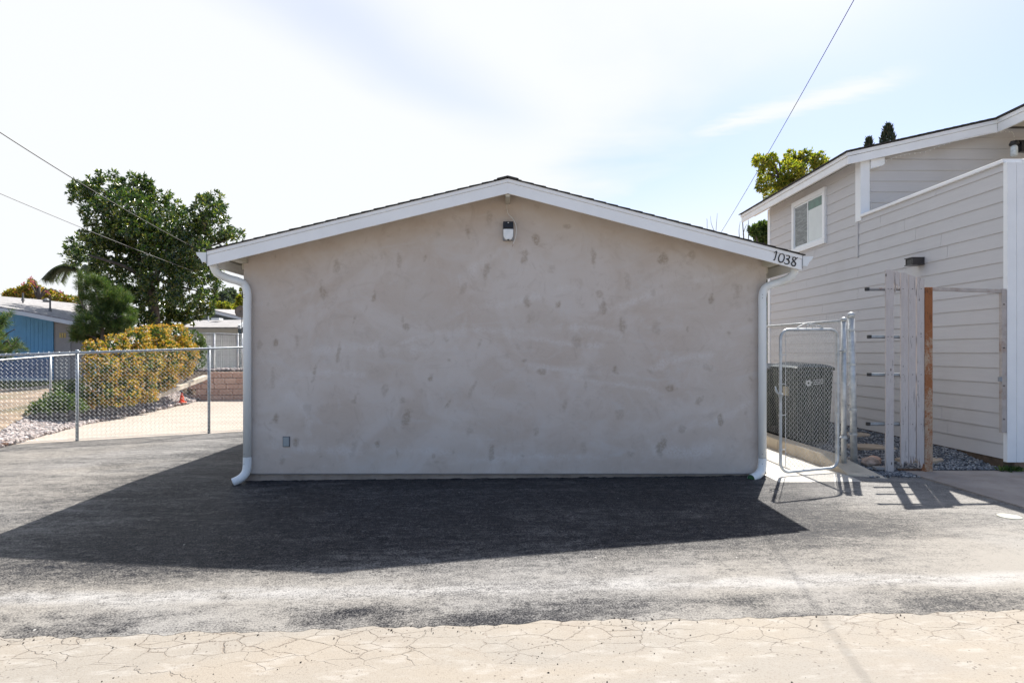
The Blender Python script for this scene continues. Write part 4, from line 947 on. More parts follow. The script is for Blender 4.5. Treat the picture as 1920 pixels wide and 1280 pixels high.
# driveway fence far behind
df_ = empty('drive_fence', (-9.6, 20.1, 0.9), 'far chain link fence above the reddish block wall', 'fence')
DPp = [(-10.9, 20.15), (-10.04, 20.15), (-9.24, 20.15), (-9.06, 20.1), (-7.0, 20.1)]
for i, (x_, y_) in enumerate(DPp):
    MB().tube([(x_, y_, 0.75), (x_, y_, 2.09)], 0.03 if i < 3 else 0.02, 10).build('post', M_galv, df_, smooth=True)
MB().tube([(-11, 20.15, 2.10), (-9.8, 20.15, 2.09), (-9.0, 20.12, 2.05), (-6.9, 20.1, 2.05)], 0.018, 8).build('top_rail', M_galv, df_, smooth=True)
chainlink((-11, 20.13), (-7, 20.08), 0.88, 0.88, 2.09, 2.05, 0.075, 0.0022, barbs=False).build('chain_link_mesh', M_galv, df_)

# fence on the curb, running back beside the walkway
cf = empty('curb_fence', (4.13, 7.2, 0.1), 'chain link fence standing on the tan curb before the bins', 'fence')
g0 = P(1582, 869, 7.15); gtop = P(1582, 602, 7.15)
MB().tube([(g0.x, 7.15, 0.02), (g0.x, 7.15, gtop.z + 0.02)], 0.030, 14).lathe([(0.034, 0), (0.034, 0.03), (0.02, 0.045), (0, 0.05)], (g0.x, 7.15, gtop.z), 14).build('gate_post', M_galv, cf, smooth=True)
tA = P(1602, 868, 7.2); tB = P(1596, 594, 7.2)
MB().tube([(tA.x, 7.2, -0.02), tuple(tB)], 0.038, 16).lathe([(0.043, -0.01), (0.044, 0.03), (0.035, 0.05), (0.0, 0.062)], tuple(tB), 16).build('end_post', M_galv, cf, smooth=True)
for zz in (0.45, 0.75, 1.05, 1.3, 1.72):
    xq = lerp(tA.x, tB.x, (zz - tA.z) / (tB.z - tA.z))
    MB().tube([(xq, 7.2, zz - 0.012), (xq, 7.2, zz + 0.012)], 0.0415, 16, caps=False).box((xq - 0.06, 7.19, zz - 0.01), (xq - 0.035, 7.205, zz + 0.01)).build('tension_band', M_galv, cf)
for (yy_) in (9.6, 12.0):
    MB().tube([(4.16, yy_, 0.05), (4.16, yy_, 1.86)], 0.025, 10).build('post', M_galv, cf, smooth=True)
MB().tube([(g0.x, 7.18, 1.83), (4.15, 9.4, 1.86), (4.15, 12.2, 1.86)], 0.017, 10).build('top_rail', M_galv, cf, smooth=True)
chainlink((g0.x + 0.02, 7.22), (4.165, 12.2), 0.20, 0.20, 1.88, 1.90, 0.060, 0.0014).build('chain_link_mesh', M_galv, cf)
chainlink((g0.x + 0.03, 7.16), (tA.x - 0.02, 7.2), 0.12, 0.12, 1.80, 1.82, 0.050, 0.0018, barbs=False).build('chain_link_strip', M_galv, cf)

# gate leaf
gt_ = empty('gate', (3.98, 7.05, 0.05), 'round cornered chain link gate standing half open beside the garage', 'gate')
GA = P(1463.5, 886, 6.80); GBp = P(1571, 877, 7.03); ZT = P(1463, 618, 6.83).z; zbA, zbB = 0.055, 0.07
ax, ay, bx, by = GA.x, 6.80, GBp.x, 7.03
def GP(t, z): return (lerp(ax, bx, t), lerp(ay, by, t), z)
cr_ = 0.11; wG = math.hypot(bx - ax, by - ay); ct = cr_ / wG
loop = []
def arc(tc, zc, a0_, a1_):
    for k in range(7):
        a_ = R(lerp(a0_, a1_, k / 6)); loop.append(GP(tc + ct * math.cos(a_), zc + cr_ * math.sin(a_)))
arc(ct, ZT - cr_, 180, 90); arc(1 - ct, ZT - cr_ + 0.008, 90, 0); arc(1 - ct, zbB + cr_, 0, -90); arc(ct, zbA + cr_, -90, -180)
MB().tube(loop, 0.0170, 12, closed=True).build('frame', M_galv, gt_, smooth=True)
gm_ = chainlink((lerp(ax, bx, 0.07), lerp(ay, by, 0.07)), (lerp(ax, bx, 0.95), lerp(ay, by, 0.95)), 0.09, 0.10, ZT - 0.01, ZT, 0.056, 0.0016, barbs=False)
gm_.build('chain_link_mesh', M_galv, gt_)
for t in (0.085, 0.955): MB().tube([GP(t, 0.12), GP(t, ZT - 0.04)], 0.0035, 6).build('tension_bar', M_galv, gt_)
for zz in (0.32, 0.72, 1.08, 1.42):
    for t in (0.0, 1.0):
        q = GP(t, zz); q2 = GP(t + (0.09 if t == 0 else -0.05), zz)
        MB().tube([(q[0], q[1], zz - 0.009), (q[0], q[1], zz + 0.009)], 0.023, 12, caps=False).tube([q, q2], 0.004, 6).build('clip', M_galv, gt_)
for zz in (0.42, 1.47):
    q = GP(1.0, zz)
    MB().tube([q, (g0.x, 7.15, zz)], 0.012, 8).tube([(g0.x, 7.15, zz - 0.02), (g0.x, 7.15, zz + 0.02)], 0.036, 12, caps=False).build('hinge', M_galv, gt_)
q = GP(0, 0.985)
MB().tube(curve([(q[0] + 0.02, q[1] - 0.02, q[2] - 0.02), (q[0] - 0.03, q[1] - 0.03, q[2] - 0.015), (q[0] - 0.06, q[1] - 0.03, q[2] + 0.02), (q[0] - 0.07, q[1] - 0.02, q[2] + 0.07)], 5), 0.008, 8).tube(curve([(q[0] - 0.01, q[1] + 0.03, q[2] - 0.02), (q[0] - 0.035, q[1] + 0.04, q[2] + 0.01), (q[0] - 0.04, q[1] + 0.04, q[2] + 0.06)], 5), 0.008, 8).tube([(q[0], q[1], q[2] - 0.05), (q[0], q[1], q[2] - 0.01)], 0.025, 12).build('latch_fork', M_galv, gt_, smooth=True)
orn = MB()
for s_ in (1, -1):
    c0 = 0.5
    pts = [GP(c0 - s_ * 0.24, ZT + 0.01), GP(c0 - s_ * 0.16, ZT + 0.05), GP(c0 - s_ * 0.05, ZT + 0.075), GP(c0 + s_ * 0.03, ZT + 0.055), GP(c0 + s_ * 0.06, ZT + 0.02)]
    orn.tube(curve(pts, 5), 0.005, 6)
orn.tube(curve([GP(0.55, ZT + 0.07), GP(0.6, ZT + 0.04), GP(0.68, ZT + 0.055), GP(0.74, ZT + 0.02)], 5), 0.005, 6)
orn.build('wire_scroll', M_galv, gt_, smooth=True)

# ================================================================== BINS
def make_bin(x0, x1, y0, y1, ztop, label):
    b = empty('wheeled_bin', ((x0 + x1) / 2, (y0 + y1) / 2, 0.04), label, 'bin', 'dark wheeled bins behind the chain link gate')
    zb_ = 0.085; zr_ = ztop - 0.10; tp = 0.055
    MB().hexa([(x0 + tp, y0 + tp, zb_), (x1 - tp, y0 + tp, zb_), (x1 - tp, y1 - tp - 0.05, zb_), (x0 + tp, y1 - tp - 0.05, zb_),
               (x0 + 0.01, y0 + 0.01, zr_), (x1 - 0.01, y0 + 0.01, zr_), (x1 - 0.01, y1 - 0.02, zr_), (x0 + 0.01, y1 - 0.02, zr_)]).build('body', M_bin, b, bevel=0.035, seg=3)
    MB().box((x0 - 0.005, y0 - 0.005, zr_ - 0.002), (x1 + 0.005, y1, zr_ + 0.03)).build('rim', M_bin, b, bevel=0.01, seg=2)
    n = 10; vs = []
    for i in range(n + 1):
        t = i / n; x_ = lerp(x0 - 0.015, x1 + 0.015, t); hh_ = 0.075 * math.sin(math.pi * t) ** 0.6
        vs += [(x_, y0 - 0.015, zr_ + 0.031), (x_, y0 + 0.04, zr_ + 0.036 + hh_ * 0.8), (x_, y1 - 0.05, zr_ + 0.040 + hh_), (x_, y1 + 0.01, zr_ + 0.031)]
    l_ = MB(); l_.add(vs, [(4 * i + j, 4 * i + 4 + j, 4 * i + 5 + j, 4 * i + j + 1) for i in range(n) for j in range(3)] + [tuple(4 * i for i in range(n + 1))[::-1], tuple(4 * i + 3 for i in range(n + 1)), ])
    lid = l_.build('lid', material('bin_lid_plastic', color=(0.055, 0.075, 0.08), rough=0.45, var=0.2, vscale=6), b, smooth=False)
    MB().box((x0 + 0.1, y0 - 0.04, zr_ + 0.015), (x1 - 0.1, y0 - 0.016, zr_ + 0.045)).build('lid_lip', M_bin, lid, bevel=0.008)
    for xx_ in (x0 - 0.008, x1 - 0.052):
        c = (xx_, y1 - 0.09, 0.15)
        MB().tube([(c[0], c[1], c[2]), (c[0] + 0.06, c[1], c[2])], 0.11, 20).build('wheel', M_dark, b)
    MB().tube([(x0 + 0.08, y1 + 0.03, zr_ - 0.02), (x1 - 0.08, y1 + 0.03, zr_ - 0.02)], 0.014, 8).build('handle', M_dark, b)
    return b, zr_
b1, zr1 = make_bin(4.33, 4.93, 8.80, 9.62, 1.28, 'nearer dark green wheeled bin with white printed emblem behind the gate')
b2, zr2 = make_bin(4.36, 4.95, 9.80, 10.60, 1.24, 'farther dark green wheeled bin partly hidden behind the garage downspout')
# printed emblem: a ring of petals, and two short rows of strokes beside it
def bin_y(z): return 8.81 + 0.045 * (zr1 - z) / (zr1 - 0.07) - 0.004
ec = P(1516, 717, 8.8); em = MB(); zc_ = 0.985
for k in range(6):
    a_ = R(60 * k + 10); q = (4.535 + 0.032 * math.cos(a_), zc_ + 0.032 * math.sin(a_))
    em.add([(q[0] + 0.02 * math.cos(b_), bin_y(q[1]) - 0.003, q[1] + 0.02 * math.sin(b_)) for b_ in [R(60 * j) for j in range(6)]], [tuple(range(6))])
em.build('printed_emblem', M_print, b1)
tx = MB()
rr = random.Random(4)
for row in range(3):
    x_ = 4.61
    while x_ < 4.74:
        wq = rr.uniform(0.008, 0.02); z_ = zc_ + 0.035 - row * 0.03 + (x_ - 4.6) * 0.12
        tx.add([(x_, bin_y(z_) - 0.003, z_), (x_ + wq, bin_y(z_) - 0.003, z_ + wq * 0.12), (x_ + wq, bin_y(z_) - 0.003, z_ + 0.014), (x_, bin_y(z_) - 0.003, z_ + 0.013)], [(0, 1, 2, 3)])
        x_ += wq + 0.006
tx.build('printed_lettering', M_print, b1)
MB().box((4.30, 9.0, 0.78), (4.331, 9.14, 0.92)).build('label_plate', material('tan_sticker', color=(0.40, 0.36, 0.26), rough=0.6), b1)

# ================================================================== WOODEN FENCE REMNANT AND STEEL FRAME
wf = empty('board_fence', (4.8, 7.0, 0), 'remnant of a weathered pale board fence with a broken slat beside a rusty post', 'fence')
BYY = 7.0; bs_ = F / BYY
def zz_(py): return CH + (CY - py) / bs_
def xx__(pxx): return (pxx - CX) / bs_
def board(pxa, pxb, ta, tb, bottom, jag_top=False, jag_bot=False, yo=0.0, seed=0):
    rj = random.Random(seed); n = 12; xa, xb = xx__(pxa), xx__(pxb)
    topz = [lerp(zz_(ta), zz_(tb), i / n) for i in range(n + 1)]
    botz = [zz_(bottom) + (rj.uniform(-0.01, 0.07) * (1 if rj.random() < 0.6 else 1.9) if jag_bot else 0) for i in range(n + 1)]
    xs_ = [lerp(xa, xb, i / n) for i in range(n + 1)]
    pts = [(x, z) for x, z in zip(xs_, botz)] + [(x, z) for x, z in zip(xs_[::-1], topz[::-1])]
    return MB().prism(pts, 'y', BYY + yo, BYY + yo + 0.019).build('fence_board', M_board, wf)
board(1661, 1676, 505.5, 506.5, 884, seed=1)
# broken stub
rj = random.Random(2); n = 10; xs_ = [lerp(xx__(1676.8), xx__(1688), i / n) for i in range(n + 1)]
pts = [(x, zz_(544) + rj.uniform(-0.035, 0.10)) for x in xs_] + [(x, lerp(zz_(511), zz_(507.5), i / n)) for i, x in enumerate(xs_[::-1])]
tag(MB().prism(pts, 'y', BYY + 0.002, BYY + 0.02).build('fence_board', M_board, wf), 'short jagged stub of a broken board')
board(1689, 1703, 511, 514, 874, jag_bot=True, seed=3, yo=-0.003)
board(1704.2, 1717.2, 514.5, 519, 870, jag_bot=True, seed=4)
board(1719.0, 1733, 519, 524.5, 876, jag_bot=True, seed=5, yo=-0.002)
for py_, xl_ in ((541.5, 1627), (631, 1631), (702, 1631), (795, 1629)):
    z_ = zz_(py_); xl2 = xx__(xl_); xr2 = xx__(1733)
    rl_ = MB().box((xl2, BYY + 0.022, z_ - 0.018), (xr2, BYY + 0.055, z_ + 0.018)).build('rail', M_rail if py_ < 600 else M_galv_dull, wf, bevel=0.004)
    MB().box((xl2 - 0.004, BYY + 0.018, z_ - 0.021), (xl2 + 0.035, BYY + 0.058, z_ + 0.021)).build('end_plug', M_dark, rl_, bevel=0.003)
    MB().box((xl2 + 0.036, BYY + 0.0205, z_ - 0.019), (xr2, BYY + 0.030, z_ - 0.012)).build('underside_strip', M_dark, rl_)  # dark strip along the lower front edge of the rail
    for k in range(5): 
        sx_ = xx__((1665, 1672, 1693, 1711, 1727)[k]); MB().lathe([(0, -0.005), (0.005, -0.003), (0.005, 0.003), (0, 0.005)], (sx_, BYY - 0.002, z_), 6).build('screw', M_dark, wf)
MB().box((xx__(1690), BYY + 0.03, -0.03), (xx__(1732), BYY + 0.10, 0.05)).build('kickboard', M_rot, wf, bevel=0.01)
sf = empty('steel_frame', (5.1, 7.05, 0), 'rust streaked steel post and thin top rail fixed to the house corner', 'frame')
MB().box((xx__(1733.6), 6.985, -0.05), (xx__(1747.5), 7.06, zz_(538.5))).build('post', M_rust, sf, bevel=0.004)
x2 = 5.955; y2 = 7.03
ra, rb = Vector((5.075, 7.03, 2.205)), Vector((x2 - 0.03, y2, 2.180))
dv_ = (rb - ra).normalized(); pr = Vector((-dv_.y, dv_.x, 0)) * 0.02
MB().hexa([ra - pr - Vector((0, 0, .02)), ra + pr - Vector((0, 0, .02)), rb + pr - Vector((0, 0, .02)), rb - pr - Vector((0, 0, .02)), ra - pr + Vector((0, 0, .02)), ra + pr + Vector((0, 0, .02)), rb + pr + Vector((0, 0, .02)), rb - pr + Vector((0, 0, .02))]).build('top_rail', material('peeling_frame_paint', color=(0.45, 0.40, 0.37), rough=0.6, var=0.1, vscale=10, grime=(0.22, 0.10, 0.05), gscale=6, gamt=0.6), sf)
MB().box((x2 - 0.045, y2 - 0.03, 0.49), (x2 + 0.012, y2 + 0.015, 2.205)).build('jamb', MATS['peeling_frame_paint'], sf, bevel=0.003)
MB().box((x2 - 0.070, y2 - 0.035, 1.10), (x2 - 0.046, y2 + 0.0, 1.155)).build('strike_plate', M_seam, sf)
for zq in (2.02, 1.50, 1.05, 0.65):
    MB().lathe([(0, -0.008), (0.008, -0.005), (0.008, 0.005), (0, 0.008)], (x2 - 0.022, y2 - 0.032, zq), 8).build('bolt_hole', M_dark, sf)

# flagstones and rubble
def flag(cx_, cy_, sx_, sy_, ang, lab, seed):
    rj = random.Random(seed); pts = []
    for k in range(9):
        a_ = 2 * math.pi * k / 9; r_ = rj.uniform(0.85, 1.1); x_, y_ = sx_ * r_ * math.cos(a_), sy_ * r_ * math.sin(a_)
        pts.append((cx_ + x_ * math.cos(ang) - y_ * math.sin(ang), cy_ + x_ * math.sin(ang) + y_ * math.cos(ang)))
    tag(MB().prism(pts, 'z', gz(cx_, cy_) - 0.01, gz(cx_, cy_) + 0.034).build('flagstone', M_slab, bevel=0.006), lab, 'paving stone', 'tan flagstones set in the gravel')
flag(5.55, 9.35, 0.28, 0.22, 0.2, 'tan flagstone farthest back in the gravel behind the chain link post', 1)
flag(5.22, 8.35, 0.36, 0.24, -0.4, 'widest tan flagstone in the gravel left of the single fence board', 2)
flag(5.28, 7.48, 0.33, 0.16, 0.1, 'tan flagstone in the gravel just right of the rusty post', 3)
flag(5.55, 10.6, 0.3, 0.2, 0.3, 'tan flagstone deep in the side yard near the bins', 4)
def boulder(c, r, mat, lab, seed, sc=(1, 1, 1)):
    rg_ = np.random.RandomState(seed); bmv = MB()
    n = 8; m_ = 6; vs = []
    for i in range(1, m_):
        for j in range(n):
            th = math.pi * i / m_; ph = 2 * math.pi * j / n; q = 1 + rg_.uniform(-0.16, 0.16)
            vs.append((c[0] + r * sc[0] * q * math.sin(th) * math.cos(ph), c[1] + r * sc[1] * q * math.sin(th) * math.sin(ph), c[2] + r * sc[2] * q * math.cos(th)))
    vs += [(c[0], c[1], c[2] + r * sc[2]), (c[0], c[1], c[2] - r * sc[2])]; T = len(vs) - 2
    fs = [(i * n + j, (i + 1) * n + j, (i + 1) * n + (j + 1) % n, i * n + (j + 1) % n) for i in range(m_ - 2) for j in range(n)]
    fs += [(j, (j + 1) % n, T) for j in range(n)] + [((m_ - 2) * n + (j + 1) % n, (m_ - 2) * n + j, T + 1) for j in range(n)]
    bmv.add(vs, fs); tag(bmv.build('stone', mat, bevel=0.006), lab, 'stone', 'stones by the foot of the board fence')
M_st1 = material('pale_red_stone', color=(0.40, 0.31, 0.26), rough=0.95, var=0.35, vscale=12, bump=0.8, bscale=30)
M_st2 = material('grey_stone', color=(0.30, 0.28, 0.27), rough=0.95, var=0.3, vscale=10, bump=0.8, bscale=30)
boulder((4.49, 7.25, 0.09), 0.10, M_st1, 'reddish and white broken stone beside the single fence board', 1, (1.1, 1, 0.7))
boulder((4.60, 7.35, 0.09), 0.09, MATS['reddish_wall_block'], 'brown hollow looking stone directly behind the single fence board', 2, (1, 1, 0.75))
boulder((4.33, 7.33, 0.09), 0.10, M_st2, 'grey stone at the foot of the thick chain link end post', 3, (1.2, 1, 0.6))
tag(MB().box((4.42, 7.02, 0.04), (4.66, 7.10, 0.075)).build('metal_offcut', M_rail, bevel=0.004), 'short rusty steel offcut lying before the broken stone', 'metal bar')

# survey disc / cleanout cover
c = P(1893, 972, 5.12)
cv = tag(MB().lathe([(0.088, 0.0), (0.090, 0.006), (0.083, 0.010), (0.0, 0.011)], (c.x, c.y, gh(c.x, c.y) + 0.013), 32).build('cleanout_cover', material('cream_plastic', color=(0.34, 0.34, 0.29), rough=0.6, var=0.05), smooth=False), 'round cream cleanout cover set in the asphalt at the right', 'cover')

# ================================================================== FOLIAGE
def leaves(cent, dirs, length, width, seed, fold=0.25):
    """diamond leaves: cent Nx3, dirs Nx3 unit; returns MB with one quad pair per leaf"""
    rg_ = np.random.RandomState(seed); n = len(cent)
    r_ = rg_.randn(n, 3); s_ = np.cross(dirs, r_); s_ /= np.linalg.norm(s_, axis=1)[:, None] + 1e-9
    up = np.cross(s_, dirs)
    L_ = (length * rg_.uniform(0.7, 1.2, n))[:, None]; W_ = (width * rg_.uniform(0.75, 1.2, n))[:, None]
    a_ = cent; tip = cent + dirs * L_; m1 = cent + dirs * L_ * 0.55 + s_ * W_ / 2 + up * W_ * fold; m2 = cent + dirs * L_ * 0.55 - s_ * W_ / 2 + up * W_ * fold
    V_ = np.stack([a_, m1, tip, m2], 1).reshape(-1, 3)
    m = MB(); m.v = V_.tolist(); i4 = np.arange(n) * 4
    m.f = [f for i in i4.tolist() for f in ((i, i + 1, i + 2), (i, i + 2, i + 3))]; m.mi = [0] * (2 * n); return m
def unit(v): return v / (np.linalg.norm(v, axis=1)[:, None] + 1e-9)
def lobes_px(lst, Y, dspread, seed):
    """lobes listed as (px, py, radius px[, depth shift]) on the photo -> ellipsoids in metres"""
    rg_ = random.Random(seed); out = []
    for q in lst:
        dy = q[3] if len(q) > 3 else rg_.uniform(-dspread, dspread)
        c = P(q[0], q[1], Y + dy); out.append((np.array(c), q[2] / F * (Y + dy)))
    return out
def in_lobes(lobes, n, seed, shell=0.5, flat=1.0):
    rg_ = np.random.RandomState(seed); w_ = np.array([r ** 2 for _, r in lobes]); w_ /= w_.sum()
    idx = rg_.choice(len(lobes), n, p=w_); C_ = np.array([lobes[i][0] for i in idx]); R_ = np.array([lobes[i][1] for i in idx])
    d_ = unit(rg_.randn(n, 3)); rad = rg_.uniform(shell ** 3, 1, n) ** (1 / 3)
    return C_ + d_ * (R_ * rad)[:, None] * np.array([1, 1, flat]), d_
def whorls(lobes, n, per, length, width, seed, shell=0.5, up=0.35, spread=0.85):
    c, d_ = in_lobes(lobes, n, seed, shell); rg_ = np.random.RandomState(seed + 1)
    c = c[c[:, 2] > 0.2] if True else c; n = len(c); d_ = d_[:n]
    ax = unit(d_ + np.array([0, 0, up]) + rg_.randn(n, 3) * 0.3)
    C_ = np.repeat(c, per, 0); A_ = np.repeat(ax, per, 0)
    D_ = unit(A_ * 0.55 + unit(rg_.randn(n * per, 3)) * spread)
    C_ = C_ + A_ * rg_.uniform(-0.4, 0.4, (n * per, 1)) * length * 0.6
    return leaves(C_, D_, length, width, seed + 2)
def wood(parent, name, segs, mat=M_bark, n=8):
    m = MB()
    for pts, r0, r1 in segs:
        q = curve(pts, 4); k = len(q); m.tube(q, [lerp(r0, r1, i / (k - 1)) for i in range(k)], n)
    return m.build(name, mat, parent, smooth=True)

# --- big magnolia
YT = 22.0
mg = empty('magnolia_tree', tuple(P(289, 625, YT)), 'large glossy dark green magnolia rising behind the orange hedge', 'tree')
LB = [(158,365,26),(152,352,18),(205,360,38),(250,356,32),(268,345,16),(240,400,46),(195,408,36),(300,398,40),(335,430,42),(388,392,28),(402,380,20),(398,425,30),(440,440,17),(425,452,20),(370,445,34),(182,442,28),(160,468,30),(138,478,20),(208,472,40),(262,466,46),(322,472,42),(372,474,26),(198,512,30),(250,522,42),(302,532,46),(350,545,32),(386,562,20),(398,532,18),(290,578,36),(338,582,24),(392,500,24),(375,510,22),(268,600,22),(320,600,18),(230,560,28),(360,590,20),(385,580,16),(205,545,22),(335,500,34),(300,470,34),(235,440,36),(275,430,34)]
lob = lobes_px(LB, YT, 1.3, 3)
whorls(lob, 4300, 11, 0.16, 0.062, 21, shell=0.45).build('crown', M_magn, mg)
def TP(x, y, dy=0): return P(x, y, YT + dy)
wood(mg, 'trunk', [([TP(291, 632), TP(290, 600), TP(286, 565), TP(280, 530)], 0.21, 0.15), ([TP(283, 540), TP(300, 500, -.3), TP(318, 460, -.5), TP(330, 425, -.4)], 0.12, 0.04),
                   ([TP(281, 535), TP(262, 490, .3), TP(250, 440, .4), TP(245, 395, .2)], 0.12, 0.04), ([TP(276, 525), TP(235, 500, -.5), TP(205, 490, -.8), TP(165, 478, -.9)], 0.09, 0.03),
                   ([TP(262, 490, .3), TP(225, 440, 0), TP(200, 405, 0)], 0.06, 0.02), ([TP(300, 500, -.3), TP(350, 470, -.3), TP(385, 425, -.2), TP(392, 395)], 0.08, 0.02),
                   ([TP(290, 520), TP(330, 535, -.4), TP(370, 545, -.6)], 0.07, 0.02), ([TP(350, 470, -.3), TP(400, 460, -.2), TP(430, 448)], 0.05, 0.015), ([TP(245, 430), TP(262, 390), TP(266, 352)], 0.04, 0.01)])

# --- conifer in front of it
YP = 17.5
pn = empty('pine_tree', tuple(P(195, 690, YP)), 'bushy blue green pine between the blue house and the hedge', 'tree')
LBP = [(158,532,16),(188,545,22),(222,562,22),(172,572,26),(205,588,30),(238,585,15),(163,606,22),(150,622,15),(195,616,26),(224,610,22),(180,636,18),(145,630,11),(243,600,10),(152,516,8),(182,524,10),(202,560,18)]
lob = lobes_px(LBP, YP, 0.45, 5)
def needles(lobes, n, per, length, width, seed, up=0.5):
    c, d_ = in_lobes(lobes, n, seed, 0.35); rg_ = np.random.RandomState(seed + 1)
    ax = unit(d_ + np.array([0, 0, up]) + rg_.randn(n, 3) * 0.25)
    C_ = np.repeat(c, per, 0); A_ = np.repeat(ax, per, 0)
    C_ = C_ + A_ * rg_.uniform(-1, 0.2, (n * per, 1)) * length
    D_ = unit(A_ * 0.75 + unit(rg_.randn(n * per, 3)) * 0.65)
    return leaves(C_, D_, length, width, seed + 2, 0.0)
needles(lob, 1150, 40, 0.16, 0.009, 31).build('crown', M_pine, pn)
def QP(x, y, dy=0): return P(x, y, YP + dy)
wood(pn, 'trunk', [([QP(196, 700), QP(193, 650), QP(190, 600), QP(178, 540)], 0.09, 0.02), ([QP(192, 640), QP(165, 628, -.1), QP(142, 630, -.1)], 0.04, 0.01), ([QP(190, 610), QP(220, 595), QP(245, 590)], 0.04, 0.01), ([QP(190, 600), QP(160, 580), QP(150, 560)], 0.03, 0.01)])

# --- small pine at the far left edge
YS = 13.0
ps = empty('young_pine', tuple(P(-30, 760, YS)), 'young yellow green pine leaning in at the left edge of the photo', 'tree')
lob = lobes_px([(8, 598, 12), (18, 590, 8), (-5, 615, 16), (15, 645, 18), (-10, 650, 22), (32, 650, 12), (-30, 620, 26), (-45, 660, 26), (5, 662, 14)], YS, 0.3, 9)
needles(lob, 230, 46, 0.13, 0.008, 41).build('crown', M_pine, ps)
def SPx(x, y, dy=0): return P(x, y, YS + dy)
wood(ps, 'trunk', [([SPx(-30, 780), SPx(-26, 720), SPx(-20, 660), SPx(-5, 625), SPx(5, 605)], 0.05, 0.012), ([SPx(-22, 670), SPx(5, 632), SPx(28, 617)], 0.02, 0.008), ([SPx(-24, 690), SPx(10, 640), SPx(22, 650), SPx(38, 632)], 0.02, 0.006)])

# --- orange hedge
oh = empty('orange_hedge', (-10.5, 16, 0.3), 'thick hedge with orange and yellow young leaves behind the rock strip', 'hedge')
HL = []
rg = random.Random(17)
hp = [(176, 658, 22, 13.6), (190, 690, 34, 13.5), (185, 730, 34, 13.4), (175, 765, 24, 13.3), (215, 650, 26, 14.2), (225, 690, 40, 14.2), (225, 735, 34, 14.0), (215, 770, 20, 13.6), (252, 640, 28, 15.0), (262, 680, 42, 15.0), (262, 725, 34, 14.8), (292, 634, 28, 16.0), (300, 670, 42, 16.0), (300, 708, 28, 15.8), (330, 632, 26, 17.0), (335, 665, 36, 17.0), (338, 690, 22, 16.8), (268, 622, 12, 15.2), (310, 618, 10, 16.4), (336, 614, 8, 17.2), (280, 745, 14, 14.9), (318, 715, 14, 15.9), (240, 762, 16, 14.0)]
lob = [(np.array(P(a_, b_, d_)), c_ / F * d_) for a_, b_, c_, d_ in hp]
whorls(lob, 5200, 6, 0.055, 0.032, 51, shell=0.72, up=0.4).build('foliage', M_orange, oh)
whorls([(c, r * 0.78) for c, r in lob], 1500, 6, 0.08, 0.05, 53, shell=0.5).build('inner_foliage', M_green, oh)
sg = []
for k in range(16):
    x_ = 180 + k * 10; d_ = lerp(13.6, 17, k / 15); b_ = P(x_, lerp(775, 700, k / 15), d_); sg.append(([b_, b_ + Vector((rg.uniform(-.2, .2), rg.uniform(-.2, .2), 0.5)), b_ + Vector((rg.uniform(-.3, .3), rg.uniform(-.3, .3), 1.0))], 0.015, 0.006))
wood(oh, 'stems', sg, n=5)
# --- green shrub closing the hedge at its far end
gs = empty('green_shrub', tuple(P(368, 700, 18)), 'pale green shrub at the right end of the orange hedge', 'shrub')
lob = [(np.array(P(a_, b_, d_)), c_ / F * d_) for a_, b_, c_, d_ in [(362, 636, 18, 18), (372, 655, 16, 18.1), (366, 675, 18, 17.9), (352, 660, 20, 17.8), (352, 690, 12, 17.6), (378, 640, 8, 18)]]
whorls(lob, 1100, 6, 0.055, 0.028, 61, shell=0.6).build('foliage', M_green, gs)
wood(gs, 'stems', [([P(366, 702, 18), P(364, 680, 18), P(366, 650, 18)], 0.03, 0.01)], n=6)
# --- low green clump in front of the hedge, left
lc = empty('low_green_shrub', tuple(P(100, 790, 12.4)), 'low dark green shrub at the near left foot of the hedge', 'shrub')
lob = [(np.array(P(a_, b_, d_)), c_ / F * d_) for a_, b_, c_, d_ in [(78, 770, 20, 12.2), (105, 760, 26, 12.5), (132, 765, 24, 12.6), (120, 735, 18, 12.9), (150, 775, 16, 12.6), (60, 782, 12, 12.0), (145, 735, 18, 13)]]
whorls(lob, 1100, 7, 0.09, 0.022, 71, shell=0.5, up=0.9).build('foliage', M_green, lc)
lw = empty('pale_weed', tuple(P(45, 800, 11.2)), 'small pale green weed on the bare bank at the left', 'plant')
lob = [(np.array(P(a_, b_, d_)), c_ / F * d_) for a_, b_, c_, d_ in [(42, 790, 8, 11.3), (52, 795, 6, 11.3), (36, 797, 5, 11.2)]]
whorls(lob, 160, 6, 0.06, 0.02, 75, up=1.2).build('foliage', M_yg, lw)
# --- trees over the roofs
pt = empty('palm_tree', tuple(P(150, 640, 34)), 'feathery palm showing its fronds above the blue house roof', 'palm')
fr = MB(); rg = random.Random(8); c0 = P(150, 505, 34)
for k in range(15):
    a_ = rg.uniform(0, 6.28) if k > 6 else R(150 + k * 12); ln_ = rg.uniform(1.5, 2.1)
    ux_, uy_ = math.cos(a_), 0.6 * math.sin(a_)
    q = [c0 + Vector((ux_ * ln_ * t, uy_ * ln_ * t, 0.55 * math.sin(t * 2.2) - 1.1 * t * t)) for t in (0, .25, .5, .75, 1)]
    q = curve(q, 4); fr.tube(q, 0.018, 4)
    for i in range(2, len(q)):
        for s_ in (-1, 1):
            for e in range(4):
                b_ = q[i - 1].lerp(q[i], e / 4); tp_ = b_ + Vector((ux_ * 0.12 + s_ * 0.12 * uy_, uy_ * 0.1 + s_ * 0.35, -0.34 + rg.uniform(-.08, .08)))
                w_ = Vector((0.018, 0, 0.012)); fr.add([b_ - w_, b_ + w_, tp_], [(0, 1, 2)])
fr.build('crown', M_far, pt); wood(pt, 'trunk', [([P(150, 645, 34), P(151, 580, 34), c0], 0.14, 0.11)])
